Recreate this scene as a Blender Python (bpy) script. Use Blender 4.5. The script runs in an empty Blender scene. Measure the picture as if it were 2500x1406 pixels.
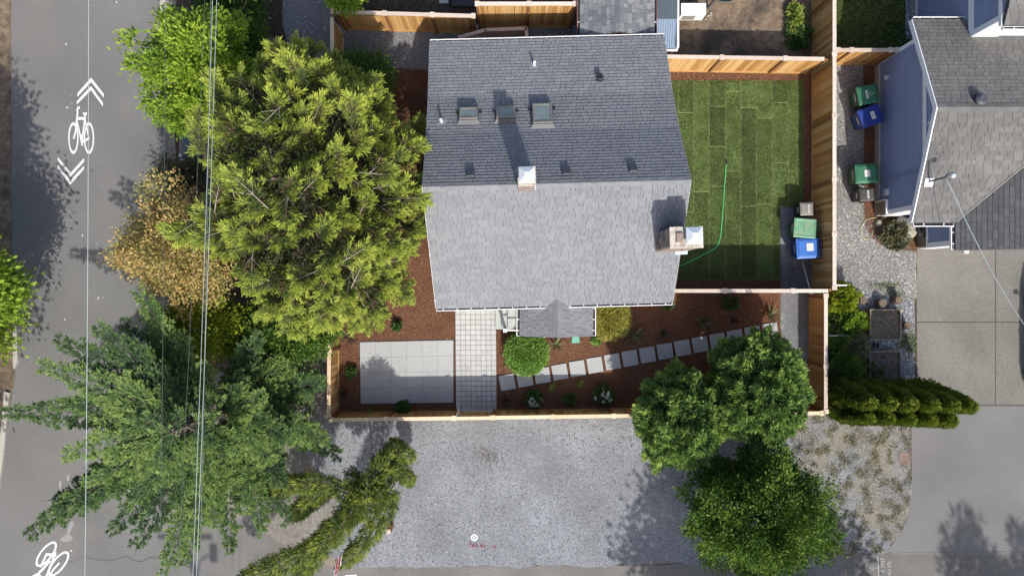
import bpy, math, random
import numpy as np
from mathutils import Vector, Matrix, noise as mnoise

random.seed(7)
R = math.radians
scene = bpy.context.scene
COL = scene.collection

# ------------------------------------------------------------------ camera, sky, sun, exposure
H = 28.0            # drone height over the ground, metres
F = 1680.0          # focal length in photograph pixels (photo 2500 wide)
CX, CY = 1250.0, 703.0
cam = bpy.data.cameras.new('camera')
cam.sensor_width = 36.0
cam.lens = 36.0 * F / 2500.0
cam.clip_start = 0.1
cam.clip_end = 2000
camo = bpy.data.objects.new('camera', cam)
camo.location = (0, 0, H)
COL.objects.link(camo)
scene.camera = camo

SUN = Vector((0.25, -0.93, 1.0)).normalized()      # towards the sun
world = bpy.data.worlds.new('World')
scene.world = world
world.use_nodes = True
wn = world.node_tree
wn.nodes.clear()
sky = wn.nodes.new('ShaderNodeTexSky')
sky.sky_type = 'NISHITA'
sky.sun_disc = False
sky.sun_elevation = math.asin(SUN.z)
sky.sun_rotation = math.atan2(SUN.x, SUN.y)
sky.air_density = 1.0
sky.dust_density = 3.0
bg = wn.nodes.new('ShaderNodeBackground')
bg.inputs['Strength'].default_value = 0.15
wo = wn.nodes.new('ShaderNodeOutputWorld')
wn.links.new(sky.outputs[0], bg.inputs[0])
wn.links.new(bg.outputs[0], wo.inputs[0])

sun = bpy.data.lights.new('sun', 'SUN')
sun.energy = 3.9
sun.angle = R(0.6)
sun.color = (1.0, 0.955, 0.88)
suno = bpy.data.objects.new('sun', sun)
suno.rotation_euler = (-SUN).to_track_quat('-Z', 'Y').to_euler()
suno.location = (8, -20, 40)
COL.objects.link(suno)

scene.view_settings.view_transform = 'Standard'
scene.view_settings.look = 'None'
scene.view_settings.gamma = 1.0
scene.view_settings.use_curve_mapping = False
scene.view_settings.exposure = 0.45

# ------------------------------------------------------------------ helpers
def P(px, py, z=0.0):
    k = (H - z) / F
    return Vector(((px - CX) * k, (CY - py) * k, z))

def hit(px, py, p0, n):
    d = Vector(((px - CX) / F, (CY - py) / F, -1.0))
    o = Vector((0, 0, H))
    return o + d * ((p0 - o).dot(n) / d.dot(n))

W = {}                     # world matrix of each object
I4 = Matrix.Identity(4)

def tag(o, label=None, cat=None, group=None, kind=None):
    if label: o['label'] = label
    if cat: o['category'] = cat
    if group: o['group'] = group
    if kind: o['kind'] = kind
    return o

def link(name, data, parent=None, mw=I4):
    o = bpy.data.objects.new(name, data)
    COL.objects.link(o)
    if parent is not None:
        o.parent = parent
        o.matrix_basis = W[parent].inverted() @ mw
    else:
        o.matrix_basis = mw
    W[o] = mw.copy()
    return o

def thing(name, label, cat, loc=(0, 0, 0), rotz=0.0, group=None):
    o = link(name, None, None, Matrix.Translation(Vector(loc)) @ Matrix.Rotation(rotz, 4, 'Z'))
    o.empty_display_size = 0.2
    return tag(o, label, cat, group)

class MB:
    """collects faces in world space (through M) and builds one mesh"""
    def __init__(s, M=None):
        s.v = []; s.f = []; s.t = []; s.M = M
    def add(s, vs, fs, tint=0.5):
        b = len(s.v)
        if s.M is not None:
            vs = [s.M @ Vector(p) for p in vs]
        s.v += [tuple(p) for p in vs]
        s.f += [tuple(i + b for i in f) for f in fs]
        s.t += [tint] * len(fs)
        return s
    def box(s, c, size, M=None, tint=0.5, taper=None):
        x, y, z = size[0] / 2, size[1] / 2, size[2] / 2
        tx, ty = taper if taper else (1, 1)
        vs = [Vector(p) for p in ((-x*tx, -y*ty, -z), (x*tx, -y*ty, -z), (x*tx, y*ty, -z), (-x*tx, y*ty, -z),
                                  (-x, -y, z), (x, -y, z), (x, y, z), (-x, y, z))]
        if M is not None: vs = [M @ p for p in vs]
        vs = [p + Vector(c) for p in vs]
        return s.add(vs, [(0, 3, 2, 1), (4, 5, 6, 7), (0, 1, 5, 4), (1, 2, 6, 5), (2, 3, 7, 6), (3, 0, 4, 7)], tint)
    def box2(s, a, b, tint=0.5):
        a = Vector(a); b = Vector(b)
        return s.box((a + b) / 2, b - a, tint=tint)
    def prism(s, poly, z0, z1, tint=0.5):
        n = len(poly)
        vs = [(p[0], p[1], z0) for p in poly] + [(p[0], p[1], z1) for p in poly]
        fs = [tuple(range(n - 1, -1, -1)), tuple(range(n, 2 * n))]
        fs += [(i, (i + 1) % n, n + (i + 1) % n, n + i) for i in range(n)]
        return s.add(vs, fs, tint)
    def tube(s, pts, r, n=6, tint=0.5, closed=False):
        pts = [Vector(p) for p in pts]
        m = len(pts)
        if not hasattr(r, '__len__'): r = [r] * m
        vs = []; fs = []
        up = Vector((0.13, 0.21, 0.97))
        for i, p in enumerate(pts):
            a = pts[(i - 1) % m] if (closed or i > 0) else p
            b = pts[(i + 1) % m] if (closed or i < m - 1) else p
            d = (b - a)
            if d.length < 1e-9: d = Vector((0, 0, 1))
            d.normalize()
            u = d.cross(up)
            if u.length < 1e-3: u = d.cross(Vector((1, 0, 0)))
            u.normalize(); w = d.cross(u)
            for k in range(n):
                an = 2 * math.pi * k / n
                vs.append(p + (u * math.cos(an) + w * math.sin(an)) * r[i])
        rng = m if closed else m - 1
        for i in range(rng):
            j = (i + 1) % m
            for k in range(n):
                k2 = (k + 1) % n
                fs.append((i * n + k, i * n + k2, j * n + k2, j * n + k))
        if not closed:
            fs.append(tuple(range(n - 1, -1, -1)))
            fs.append(tuple((m - 1) * n + k for k in range(n)))
        return s.add(vs, fs, tint)
    def lathe(s, prof, n=16, c=(0, 0, 0), tint=0.5):
        vs = []; fs = []
        for r, z in prof:
            for k in range(n):
                a = 2 * math.pi * k / n
                vs.append(Vector((c[0] + r * math.cos(a), c[1] + r * math.sin(a), c[2] + z)))
        m = len(prof)
        for i in range(m - 1):
            for k in range(n):
                k2 = (k + 1) % n
                fs.append((i * n + k, i * n + k2, (i + 1) * n + k2, (i + 1) * n + k))
        fs.append(tuple(range(n - 1, -1, -1)))
        fs.append(tuple((m - 1) * n + k for k in range(n)))
        return s.add(vs, fs, tint)
    def build(s, name, mat, parent=None, mw=None, bevel=0, smooth=False, segs=2):
        if mw is None:
            if parent is not None: mw = W[parent]
            else:
                a = np.array(s.v)
                c = (a.min(0) + a.max(0)) / 2
                mw = Matrix.Translation(Vector((c[0], c[1], a[:, 2].min())))
        inv = mw.inverted()
        me = bpy.data.meshes.new(name)
        me.from_pydata([inv @ Vector(p) for p in s.v], [], s.f)
        at = me.attributes.new('tint', 'FLOAT', 'FACE')
        at.data.foreach_set('value', s.t)
        me.materials.append(mat)
        if smooth:
            me.polygons.foreach_set('use_smooth', [True] * len(me.polygons))
        me.update()
        o = link(name, me, parent, mw)
        if bevel:
            b = o.modifiers.new('bevel', 'BEVEL'); b.width = bevel; b.segments = segs; b.limit_method = 'ANGLE'
        return o

def leaf_mesh(name, mat, parent, C, D, N, L, Wd, T, kind=None, mw=None, fat=0.45):
    """numpy foliage: one diamond per leaf"""
    C = np.asarray(C, float); D = np.asarray(D, float); N = np.asarray(N, float)
    n = len(C)
    L = np.broadcast_to(np.asarray(L, float), (n,)); Wd = np.broadcast_to(np.asarray(Wd, float), (n,)); T = np.broadcast_to(np.asarray(T, float), (n,))
    D = D / (np.linalg.norm(D, axis=1, keepdims=True) + 1e-9)
    S = np.cross(D, N); S = S / (np.linalg.norm(S, axis=1, keepdims=True) + 1e-9)
    N2 = np.cross(S, D)
    mid = C + D * (L * fat)[:, None]
    V = np.empty((n, 4, 3))
    V[:, 0] = C
    V[:, 1] = mid + S * (Wd / 2)[:, None] + N2 * (Wd * 0.12)[:, None]
    V[:, 2] = C + D * L[:, None]
    V[:, 3] = mid - S * (Wd / 2)[:, None] + N2 * (Wd * 0.12)[:, None]
    if mw is None:
        mw = W[parent] if parent is not None else Matrix.Translation(Vector((C[:, 0].mean(), C[:, 1].mean(), C[:, 2].min())))
    inv = np.array(mw.inverted())
    V = V.reshape(-1, 3) @ inv[:3, :3].T + inv[:3, 3]
    me = bpy.data.meshes.new(name)
    me.vertices.add(4 * n); me.loops.add(4 * n); me.polygons.add(n)
    me.vertices.foreach_set('co', V.ravel())
    me.loops.foreach_set('vertex_index', np.arange(4 * n, dtype=np.int32))
    me.polygons.foreach_set('loop_start', np.arange(0, 4 * n, 4, dtype=np.int32))
    me.polygons.foreach_set('loop_total', np.full(n, 4, dtype=np.int32))
    at = me.attributes.new('tint', 'FLOAT', 'FACE')
    at.data.foreach_set('value', np.clip(T, 0, 1).astype(np.float32))
    me.materials.append(mat)
    me.update(calc_edges=True)
    o = link(name, me, parent, mw)
    if kind: o['kind'] = kind
    return o

# ------------------------------------------------------------------ materials
def M(name, cols, fac='noise', scale=10.0, detail=5.0, rough=0.75, bump=0.0, bscale=None, stretch=(1, 1, 1),
      metal=0.0, big=None, trans=0.0, spec=0.3, mixn=0.35, contrast=(0.3, 0.7), speck=None, stain=None, coat=0.0, rot=0.0):
    m = bpy.data.materials.new(name)
    m.use_nodes = True
    nt = m.node_tree; nd = nt.nodes; lk = nt.links
    bs = nd['Principled BSDF']; out = nd['Material Output']
    geo = nd.new('ShaderNodeNewGeometry')
    mp = nd.new('ShaderNodeMapping'); mp.inputs['Scale'].default_value = stretch
    mp.inputs['Rotation'].default_value = (0, 0, rot)
    lk.new(geo.outputs['Position'], mp.inputs['Vector'])
    no = nd.new('ShaderNodeTexNoise'); no.inputs['Scale'].default_value = scale; no.inputs['Detail'].default_value = detail
    no.inputs['Roughness'].default_value = 0.65
    lk.new(mp.outputs[0], no.inputs['Vector'])
    mr = nd.new('ShaderNodeMapRange'); mr.inputs[1].default_value = contrast[0]; mr.inputs[2].default_value = contrast[1]
    lk.new(no.outputs['Fac'], mr.inputs[0])
    f = mr.outputs[0]
    if fac in ('tint', 'both'):
        at = nd.new('ShaderNodeAttribute'); at.attribute_name = 'tint'
        if fac == 'tint': f = at.outputs['Fac']
        else:
            mx = nd.new('ShaderNodeMix'); mx.inputs[0].default_value = mixn
            lk.new(at.outputs['Fac'], mx.inputs[2]); lk.new(f, mx.inputs[3]); f = mx.outputs[0]
    ra = nd.new('ShaderNodeValToRGB')
    el = ra.color_ramp.elements
    n = len(cols)
    while len(el) < n: el.new(0.5)
    for i, c in enumerate(cols):
        el[i].position = i / max(1, n - 1); el[i].color = (*c, 1)
    lk.new(f, ra.inputs[0])
    col = ra.outputs[0]
    if big:
        b = nd.new('ShaderNodeTexNoise'); b.inputs['Scale'].default_value = big[0]; b.inputs['Detail'].default_value = 4
        lk.new(geo.outputs['Position'], b.inputs['Vector'])
        r2 = nd.new('ShaderNodeMapRange'); r2.inputs[1].default_value = 0.3; r2.inputs[2].default_value = 0.7
        r2.inputs[3].default_value = big[1]; r2.inputs[4].default_value = big[2]
        lk.new(b.outputs['Fac'], r2.inputs[0])
        mu = nd.new('ShaderNodeMix'); mu.data_type = 'RGBA'; mu.blend_type = 'MULTIPLY'; mu.inputs[0].default_value = 1.0
        lk.new(col, mu.inputs[6]); lk.new(r2.outputs[0], mu.inputs[7]); col = mu.outputs[2]
    if stain:          # (scale, lo, hi, colour): patches of another colour
        b = nd.new('ShaderNodeTexNoise'); b.inputs['Scale'].default_value = stain[0]; b.inputs['Detail'].default_value = 6
        b.inputs['Roughness'].default_value = 0.7
        sh = nd.new('ShaderNodeVectorMath'); sh.inputs[1].default_value = (13.7, 5.1, 2.2)
        lk.new(geo.outputs['Position'], sh.inputs[0]); lk.new(sh.outputs[0], b.inputs['Vector'])
        r2 = nd.new('ShaderNodeMapRange'); r2.inputs[1].default_value = stain[1]; r2.inputs[2].default_value = stain[2]
        lk.new(b.outputs['Fac'], r2.inputs[0])
        mu = nd.new('ShaderNodeMix'); mu.data_type = 'RGBA'
        lk.new(r2.outputs[0], mu.inputs[0]); lk.new(col, mu.inputs[6]); mu.inputs[7].default_value = (*stain[3], 1); col = mu.outputs[2]
    if speck:          # (scale, threshold, colour): voronoi flecks
        vo = nd.new('ShaderNodeTexVoronoi'); vo.inputs['Scale'].default_value = speck[0]
        lk.new(geo.outputs['Position'], vo.inputs['Vector'])
        sx = nd.new('ShaderNodeSeparateColor'); lk.new(vo.outputs['Color'], sx.inputs[0])
        gt = nd.new('ShaderNodeMath'); gt.operation = 'GREATER_THAN'; gt.inputs[1].default_value = speck[1]
        lk.new(sx.outputs[0], gt.inputs[0])
        mu = nd.new('ShaderNodeMix'); mu.data_type = 'RGBA'
        lk.new(gt.outputs[0], mu.inputs[0]); lk.new(col, mu.inputs[6]); mu.inputs[7].default_value = (*speck[2], 1); col = mu.outputs[2]
    lk.new(col, bs.inputs['Base Color'])
    bs.inputs['Roughness'].default_value = rough
    bs.inputs['Metallic'].default_value = metal
    bs.inputs['Specular IOR Level'].default_value = spec
    bs.inputs['Coat Weight'].default_value = coat
    if bump:
        bn = nd.new('ShaderNodeTexNoise'); bn.inputs['Scale'].default_value = bscale or scale; bn.inputs['Detail'].default_value = 5
        lk.new(mp.outputs[0], bn.inputs['Vector'])
        bp = nd.new('ShaderNodeBump'); bp.inputs['Strength'].default_value = bump; bp.inputs['Distance'].default_value = 0.05
        lk.new(bn.outputs['Fac'], bp.inputs['Height']); lk.new(bp.outputs[0], bs.inputs['Normal'])
    if trans:
        tr = nd.new('ShaderNodeBsdfTranslucent'); lk.new(col, tr.inputs['Color'])
        ms = nd.new('ShaderNodeMixShader'); ms.inputs[0].default_value = trans
        lk.new(bs.outputs[0], ms.inputs[1]); lk.new(tr.outputs[0], ms.inputs[2]); lk.new(ms.outputs[0], out.inputs['Surface'])
    return m

def flat(name, c, rough=0.5, metal=0.0, spec=0.4, v=0.12, scale=6, coat=0.0, bump=0.0):
    lo = tuple(x * (1 - v) for x in c); hi = tuple(min(1, x * (1 + v)) for x in c)
    return M(name, [lo, hi], scale=scale, rough=rough, metal=metal, spec=spec, coat=coat, bump=bump)

MT = {}
MT['dirt'] = M('dirt', [(.07, .05, .036), (.13, .095, .07), (.2, .155, .115)], scale=5, detail=9, bump=.5, bscale=40, rough=.95, big=(.35, .7, 1.2))
MT['dirt_dark'] = M('dark_soil', [(.022, .016, .013), (.05, .036, .027), (.1, .078, .06)], scale=14, detail=8, bump=.6, bscale=45, rough=.95, speck=(45, .93, (.16, .13, .1)))
MT['dirt_dry'] = M('dry_soil', [(.08, .058, .04), (.17, .125, .085), (.25, .19, .135)], scale=3.5, detail=9, bump=.5, bscale=35, rough=.95, big=(.5, .72, 1.15), stain=(.5, .5, .62, (.06, .05, .04)))
MT['dust'] = M('dusty_verge', [(.13, .12, .105), (.2, .187, .167), (.28, .265, .24)], scale=6, detail=10, bump=.4, bscale=45, rough=.95, big=(.5, .8, 1.12), stain=(.7, .52, .7, (.22, .165, .12)))
MT['asphalt'] = M('asphalt', [(.118, .116, .114), (.148, .146, .143), (.178, .175, .171)], scale=38, detail=8, bump=.25, bscale=90, rough=.9, big=(.28, .86, 1.1), stain=(.16, .52, .8, (.17, .16, .147)))
MT['asphalt_drive'] = M('asphalt_drive', [(.13, .127, .124), (.155, .152, .148), (.18, .177, .172)], scale=42, detail=7, bump=.2, bscale=90, rough=.9, big=(.35, .86, 1.1))
MT['asphalt_lane'] = M('asphalt_lane', [(.11, .105, .098), (.15, .144, .135), (.2, .19, .176)], scale=30, detail=7, bump=.25, bscale=80, rough=.9, big=(.5, .82, 1.15))
MT['gravel'] = M('gravel', [(.14, .15, .168), (.255, .268, .29), (.385, .398, .42)], scale=16, detail=13, bump=.7, bscale=38, rough=.95, big=(.42, .66, 1.1), contrast=(.22, .78), stain=(2.2, .5, .8, (.175, .18, .19)), speck=(15, .93, (.16, .165, .178)))
MT['gravel_dark'] = M('gravel_dark', [(.085, .09, .1), (.165, .172, .185), (.28, .285, .3)], scale=22, detail=10, bump=.7, bscale=45, rough=.95, big=(.6, .85, 1.12), speck=(34, .955, (.46, .46, .45)))
MT['gravel_warm'] = M('gravel_warm', [(.11, .102, .09), (.25, .238, .215), (.43, .415, .385)], scale=18, detail=10, bump=.8, bscale=40, rough=.95, big=(.7, .8, 1.12), speck=(24, .93, (.55, .53, .5)), stain=(.8, .58, .7, (.16, .15, .085)))
MT['pebble'] = M('pebble_bed', [(.045, .047, .05), (.17, .175, .185), (.44, .45, .46)], scale=17, detail=6, bump=.9, bscale=28, rough=.9, contrast=(.36, .64), speck=(17, .84, (.5, .51, .52)), stain=(1.2, .56, .66, (.14, .16, .06)))
MT['scrub'] = M('scrub_ground', [(.11, .1, .078), (.21, .19, .15), (.32, .295, .245)], scale=11, detail=11, bump=.7, bscale=40, rough=.95, stain=(.5, .44, .6, (.24, .245, .255)))
MT['path_grey'] = M('path_grey', [(.095, .101, .112), (.145, .152, .165), (.2, .207, .22)], scale=14, detail=9, bump=.3, bscale=55, rough=.92, stain=(.55, .58, .72, (.27, .272, .275)), big=(.8, .85, 1.1))  # greys lowered overall: tree shade over the path is put into its colour
MT['mulch'] = M('mulch', [(.055, .024, .013), (.135, .062, .034), (.23, .115, .066)], scale=24, detail=9, bump=.8, bscale=45, rough=.95, big=(1.0, .78, 1.15))
MT['mulch_chip'] = M('mulch_chip', [(.07, .03, .016), (.15, .07, .038), (.23, .115, .066), (.38, .23, .15)], fac='tint', rough=.9)
MT['stone_chip'] = M('stone_chip', [(.1, .105, .12), (.2, .21, .225), (.33, .34, .355), (.6, .6, .59)], fac='tint', rough=.9)
MT['concrete'] = M('concrete_drive', [(.135, .128, .111), (.16, .153, .135), (.188, .18, .16)], scale=9, detail=12, bump=.12, bscale=70, rough=.9, big=(.5, .8, 1.1), stain=(2.5, .6, .78, (.21, .203, .182)))
MT['concrete_kerb'] = M('concrete_kerb', [(.3, .29, .26), (.42, .4, .36)], scale=12, rough=.9, bump=.2)
MT['paver'] = M('paver', [(.325, .332, .33), (.35, .357, .354), (.375, .382, .378)], fac='both', mixn=.4, scale=3.5, detail=8, rough=.85, bump=.05, bscale=60, spec=.25)
MT['paver_small'] = M('paver_small', [(.37, .37, .36), (.41, .41, .4), (.46, .46, .45)], fac='both', mixn=.5, scale=6, detail=8, rough=.88, bump=.1, bscale=60, stain=(2.0, .6, .8, (.32, .31, .285)))
MT['joint'] = M('drive_joint', [(.06, .057, .05), (.1, .095, .085)], scale=30, rough=.95)
MT['grit'] = M('paver_joint', [(.03, .03, .032), (.09, .09, .092)], scale=40, rough=.95, bump=.4)
MT['sod'] = M('sod', [(.068, .088, .034), (.1, .142, .046), (.165, .225, .075), (.34, .345, .17)], fac='both', mixn=.3, scale=15, detail=10, rough=.9, bump=.9, bscale=50, spec=.15, big=(.8, .75, 1.22))
MT['grass'] = M('grass_blade', [(.07, .092, .032), (.115, .162, .046), (.2, .28, .08), (.4, .41, .2)], fac='tint', rough=.7, trans=.25, spec=.15)
MT['straw'] = M('dry_grass', [(.13, .15, .05), (.22, .21, .11), (.3, .275, .17), (.4, .37, .26)], fac='tint', rough=.8, trans=.15)
MT['lawn_dark'] = M('rough_lawn', [(.02, .032, .01), (.05, .085, .02), (.1, .15, .035)], scale=12, detail=9, rough=.9, bump=.9, bscale=40, spec=.1, stain=(.9, .55, .68, (.07, .06, .035)))
MT['paint'] = M('road_paint', [(.5, .5, .49), (.6, .6, .59), (.66, .66, .65)], scale=22, detail=8, rough=.8, stain=(9, .62, .72, (.3, .3, .29)))
MT['paint_thin'] = M('chalk_paint', [(.34, .34, .33), (.5, .5, .49)], scale=50, rough=.9)
MT['paint_red'] = M('red_spray_paint', [(.22, .035, .05), (.34, .06, .08)], scale=30, rough=.9)
MT['paint_yellow'] = M('yellow_spray_paint', [(.42, .36, .12), (.55, .47, .18)], scale=30, rough=.9)
MT['crack'] = flat('tar_crack', (.06, .06, .06), rough=.95)
MT['patch'] = M('asphalt_patch', [(.2, .2, .195), (.27, .27, .265)], scale=30, rough=.95, bump=.2)
MT['cedar_board'] = M('cedar_board', [(.24, .115, .035), (.4, .215, .075), (.5, .3, .115), (.58, .39, .19)], fac='both', mixn=.35, scale=5, detail=6, stretch=(5, 5, .55), rough=.75, bump=.15, bscale=18, spec=.2)
MT['cedar_post'] = M('cedar_post', [(.16, .07, .028), (.28, .14, .06)], scale=6, stretch=(4, 4, .6), rough=.8, bump=.15)
MT['cap_wood'] = M('fence_cap', [(.4, .315, .255), (.52, .43, .365), (.62, .54, .475)], fac='both', mixn=.5, scale=5, detail=6, rough=.75, bump=.08, bscale=25, spec=.2)
MT['cap_wood2'] = M('fence_cap_fresh', [(.5, .37, .235), (.62, .48, .32), (.68, .55, .4)], fac='both', mixn=.5, scale=5, detail=6, rough=.75, bump=.08, bscale=25, spec=.2)
MT['shingle'] = M('roof_shingle', [(.168, .175, .19), (.19, .197, .211), (.218, .225, .238)], fac='both', mixn=.4, scale=45, detail=6, rough=.92, bump=.4, bscale=110, spec=.2, big=(.45, .93, 1.06))
MT['shingle_n'] = M('weathered_shingle', [(.13, .128, .124), (.155, .152, .147), (.185, .182, .176)], fac='both', mixn=.4, scale=40, detail=6, rough=.94, bump=.5, bscale=100, spec=.15, big=(.5, .85, 1.1), stain=(.6, .6, .8, (.125, .13, .1)))
MT['shingle_g'] = M('garage_shingle', [(.075, .077, .08), (.092, .094, .097), (.115, .117, .12)], fac='both', mixn=.4, scale=40, detail=6, rough=.94, bump=.5, bscale=100, spec=.15)
MT['shingle_s'] = M('shed_shingle', [(.12, .128, .14), (.175, .182, .195), (.24, .247, .26)], fac='both', mixn=.25, scale=40, detail=6, rough=.94, bump=.5, bscale=100, spec=.15)
MT['deck'] = flat('roof_felt', (.05, .05, .055), rough=.95)
MT['white'] = flat('white_paint', (.78, .78, .79), rough=.45, v=.04)
MT['white_trim'] = flat('white_trim', (.72, .74, .78), rough=.55, v=.05)
MT['gutter_dirt'] = M('gutter_grit', [(.03, .03, .03), (.12, .115, .11)], scale=14, rough=.95)
MT['wall'] = flat('cream_siding', (.55, .55, .53), rough=.7)
MT['siding'] = M('blue_siding', [(.19, .235, .36), (.21, .258, .39), (.23, .28, .415)], fac='both', mixn=.5, scale=3, detail=5, rough=.6, spec=.3)
MT['brick'] = M('chimney_brick', [(.1, .07, .06), (.19, .14, .12), (.3, .25, .22), (.4, .36, .33)], fac='both', mixn=.4, scale=14, detail=6, rough=.95, bump=.4)
MT['mortar'] = M('mortar', [(.2, .17, .14), (.42, .38, .33), (.55, .5, .44)], scale=11, detail=7, rough=.95, bump=.5)
MT['copper'] = M('verdigris_flashing', [(.25, .42, .4), (.42, .6, .57), (.62, .72, .7)], scale=14, detail=5, rough=.7)
MT['galv'] = M('galvanised_cap', [(.56, .6, .65), (.7, .73, .77)], scale=5, rough=.38, metal=.35)
MT['black'] = flat('black_metal', (.028, .028, .032), rough=.5)
MT['charcoal'] = flat('charcoal_metal', (.055, .06, .075), rough=.5)
MT['sky_frame'] = flat('skylight_frame', (.2, .185, .165), rough=.5)
MT['glass'] = M('skylight_glass', [(.13, .165, .165), (.22, .25, .245)], scale=2.5, detail=4, rough=.12, spec=.6)
MT['glass_dark'] = flat('car_glass', (.02, .024, .028), rough=.08, spec=.7)
MT['redbrown'] = flat('brown_gutter', (.17, .06, .05), rough=.5)
MT['steel_blue'] = flat('corrugated_steel', (.26, .33, .42), rough=.35, metal=.3, v=.06)
MT['steel_dark'] = flat('dark_steel', (.12, .15, .17), rough=.35, metal=.3, v=.08)
MT['deckwood'] = M('deck_rail_wood', [(.3, .24, .2), (.44, .37, .31)], scale=7, rough=.8, bump=.1)
MT['step'] = M('painted_step', [(.3, .33, .31), (.42, .45, .43)], scale=8, rough=.7)
MT['bark'] = M('bark', [(.06, .042, .032), (.14, .105, .085), (.24, .2, .17)], scale=14, detail=7, stretch=(1, 1, .4), rough=.95, bump=.6)
MT['twig'] = M('pale_twig', [(.24, .2, .16), (.4, .35, .29)], scale=10, rough=.9)
MT['twig_dark'] = M('fir_twig', [(.09, .075, .06), (.17, .145, .12)], scale=10, rough=.9)
MT['cut_wood'] = M('cut_wood', [(.1, .075, .052), (.19, .148, .105)], scale=16, rough=.9)
MT['wire'] = flat('wire', (.36, .43, .43), rough=.5)
MT['wire_dark'] = flat('dark_wire', (.1, .12, .11), rough=.6)
MT['plastic_green'] = M('green_plastic', [(.03, .12, .065), (.05, .17, .1)], scale=4, rough=.45, stain=(3, .55, .75, (.12, .2, .13)))
MT['plastic_green_old'] = M('faded_green_plastic', [(.09, .24, .14), (.16, .32, .2)], scale=4, rough=.5, stain=(3.2, .5, .68, (.3, .27, .19)))
MT['plastic_green_body'] = flat('dark_green_plastic', (.035, .1, .055), rough=.5)
MT['plastic_blue'] = flat('blue_plastic', (.045, .14, .43), rough=.4)
MT['plastic_navy'] = M('navy_plastic', [(.02, .04, .2), (.03, .055, .26)], scale=4, rough=.4)
MT['plastic_blue_body'] = flat('dark_blue_plastic', (.025, .06, .24), rough=.45)
MT['plastic_grey'] = flat('grey_plastic', (.2, .185, .165), rough=.55)
MT['plastic_dgrey'] = flat('dark_grey_plastic', (.06, .058, .055), rough=.55)
MT['plastic_black'] = flat('black_plastic', (.022, .022, .022), rough=.5)
MT['sticker'] = M('sticker', [(.5, .49, .47), (.72, .71, .7)], scale=30, rough=.6)
MT['rubber'] = flat('rubber', (.02, .02, .02), rough=.85)
MT['hose_green'] = flat('green_hose', (.1, .55, .2), rough=.45)
MT['hose_yellow'] = flat('yellow_hose', (.4, .42, .2), rough=.5)
MT['hose_black'] = flat('black_hose', (.03, .03, .035), rough=.5)
MT['splash'] = flat('green_splash_block', (.1, .3, .22), rough=.5)
MT['rock'] = M('rock', [(.16, .155, .125), (.27, .26, .21), (.36, .35, .29)], scale=8, detail=8, rough=.95, bump=.5)
MT['planter_wood'] = M('planter_wood', [(.17, .135, .1), (.31, .255, .2)], scale=8, rough=.85)
MT['planter_soil'] = M('planter_soil', [(.05, .041, .033), (.11, .092, .076), (.19, .16, .13)], scale=9, detail=10, bump=.7, bscale=35, rough=.95)
MT['red'] = flat('sign_red', (.42, .02, .05), rough=.4)
MT['steelpost'] = flat('sign_post_steel', (.2, .19, .18), rough=.5, metal=.3)
MT['car_grey'] = flat('dark_grey_paint', (.05, .055, .063), rough=.3, coat=.6, v=.05)
MT['car_blue'] = flat('blue_car_paint', (.04, .09, .2), rough=.28, coat=.7, v=.05)
MT['rim'] = flat('alloy_rim', (.5, .5, .52), rough=.35, metal=.6)
MT['lamp_red'] = flat('tail_lamp', (.3, .01, .01), rough=.3)
MT['iron_lid'] = M('rusty_lid', [(.17, .12, .1), (.25, .18, .155)], scale=12, rough=.85)
MT['slab'] = M('weathered_plank', [(.12, .105, .08), (.2, .18, .14)], scale=10, rough=.9)

# foliage
def LM(name, cols, trans=.3, rough=.6):
    return M(name, cols, fac='tint', rough=rough, trans=trans, spec=.25)
MT['l_cedar'] = LM('cedar_foliage', [(.22, .12, .085), (.026, .036, .012), (.08, .11, .024), (.26, .32, .045), (.41, .46, .075)], trans=.28)
MT['l_fir'] = LM('fir_needles', [(.016, .036, .017), (.042, .085, .028), (.105, .175, .045), (.22, .3, .075)], trans=.2)
MT['l_maple'] = LM('bright_maple_leaves', [(.05, .1, .014), (.13, .23, .022), (.25, .37, .035), (.34, .44, .05)], trans=.35)
MT['l_bush'] = LM('green_shrub_leaves', [(.025, .055, .012), (.06, .125, .02), (.12, .205, .03), (.2, .29, .045)], trans=.3)
MT['l_gold'] = LM('golden_leaves', [(.08, .09, .03), (.2, .2, .06), (.34, .3, .1), (.46, .36, .13), (.5, .3, .12), (.58, .54, .26)], trans=.25)
MT['l_yellow'] = LM('yellow_green_leaves', [(.05, .09, .01), (.16, .23, .015), (.3, .36, .02), (.4, .42, .03)], trans=.36)
MT['l_round'] = LM('dense_conifer_needles', [(.04, .085, .028), (.105, .195, .05), (.22, .34, .075), (.38, .5, .12)], trans=.22)
MT['l_dark'] = LM('dark_tree_leaves', [(.02, .045, .008), (.05, .11, .014), (.1, .18, .022), (.19, .26, .04), (.5, .5, .36)], trans=.3)
MT['l_sequoia'] = LM('sequoia_needles', [(.038, .062, .016), (.1, .145, .028), (.22, .27, .04), (.4, .43, .065)], trans=.22)
MT['l_thuja'] = LM('arborvitae_foliage', [(.05, .08, .018), (.14, .2, .03), (.27, .33, .045), (.46, .5, .075)], trans=.24)
MT['l_box'] = LM('boxwood_leaves', [(.045, .11, .02), (.12, .24, .04), (.23, .38, .07), (.33, .5, .11)], trans=.3)
MT['l_euon'] = LM('variegated_leaves', [(.08, .1, .016), (.26, .26, .045), (.44, .41, .09), (.56, .52, .18)], trans=.3)
MT['l_spike'] = LM('spiky_leaves', [(.05, .06, .03), (.11, .13, .06), (.2, .22, .1)], trans=.2)
MT['l_spike_dark'] = LM('dark_spiky_leaves', [(.03, .028, .02), (.06, .06, .04), (.11, .1, .07)], trans=.2)
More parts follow.
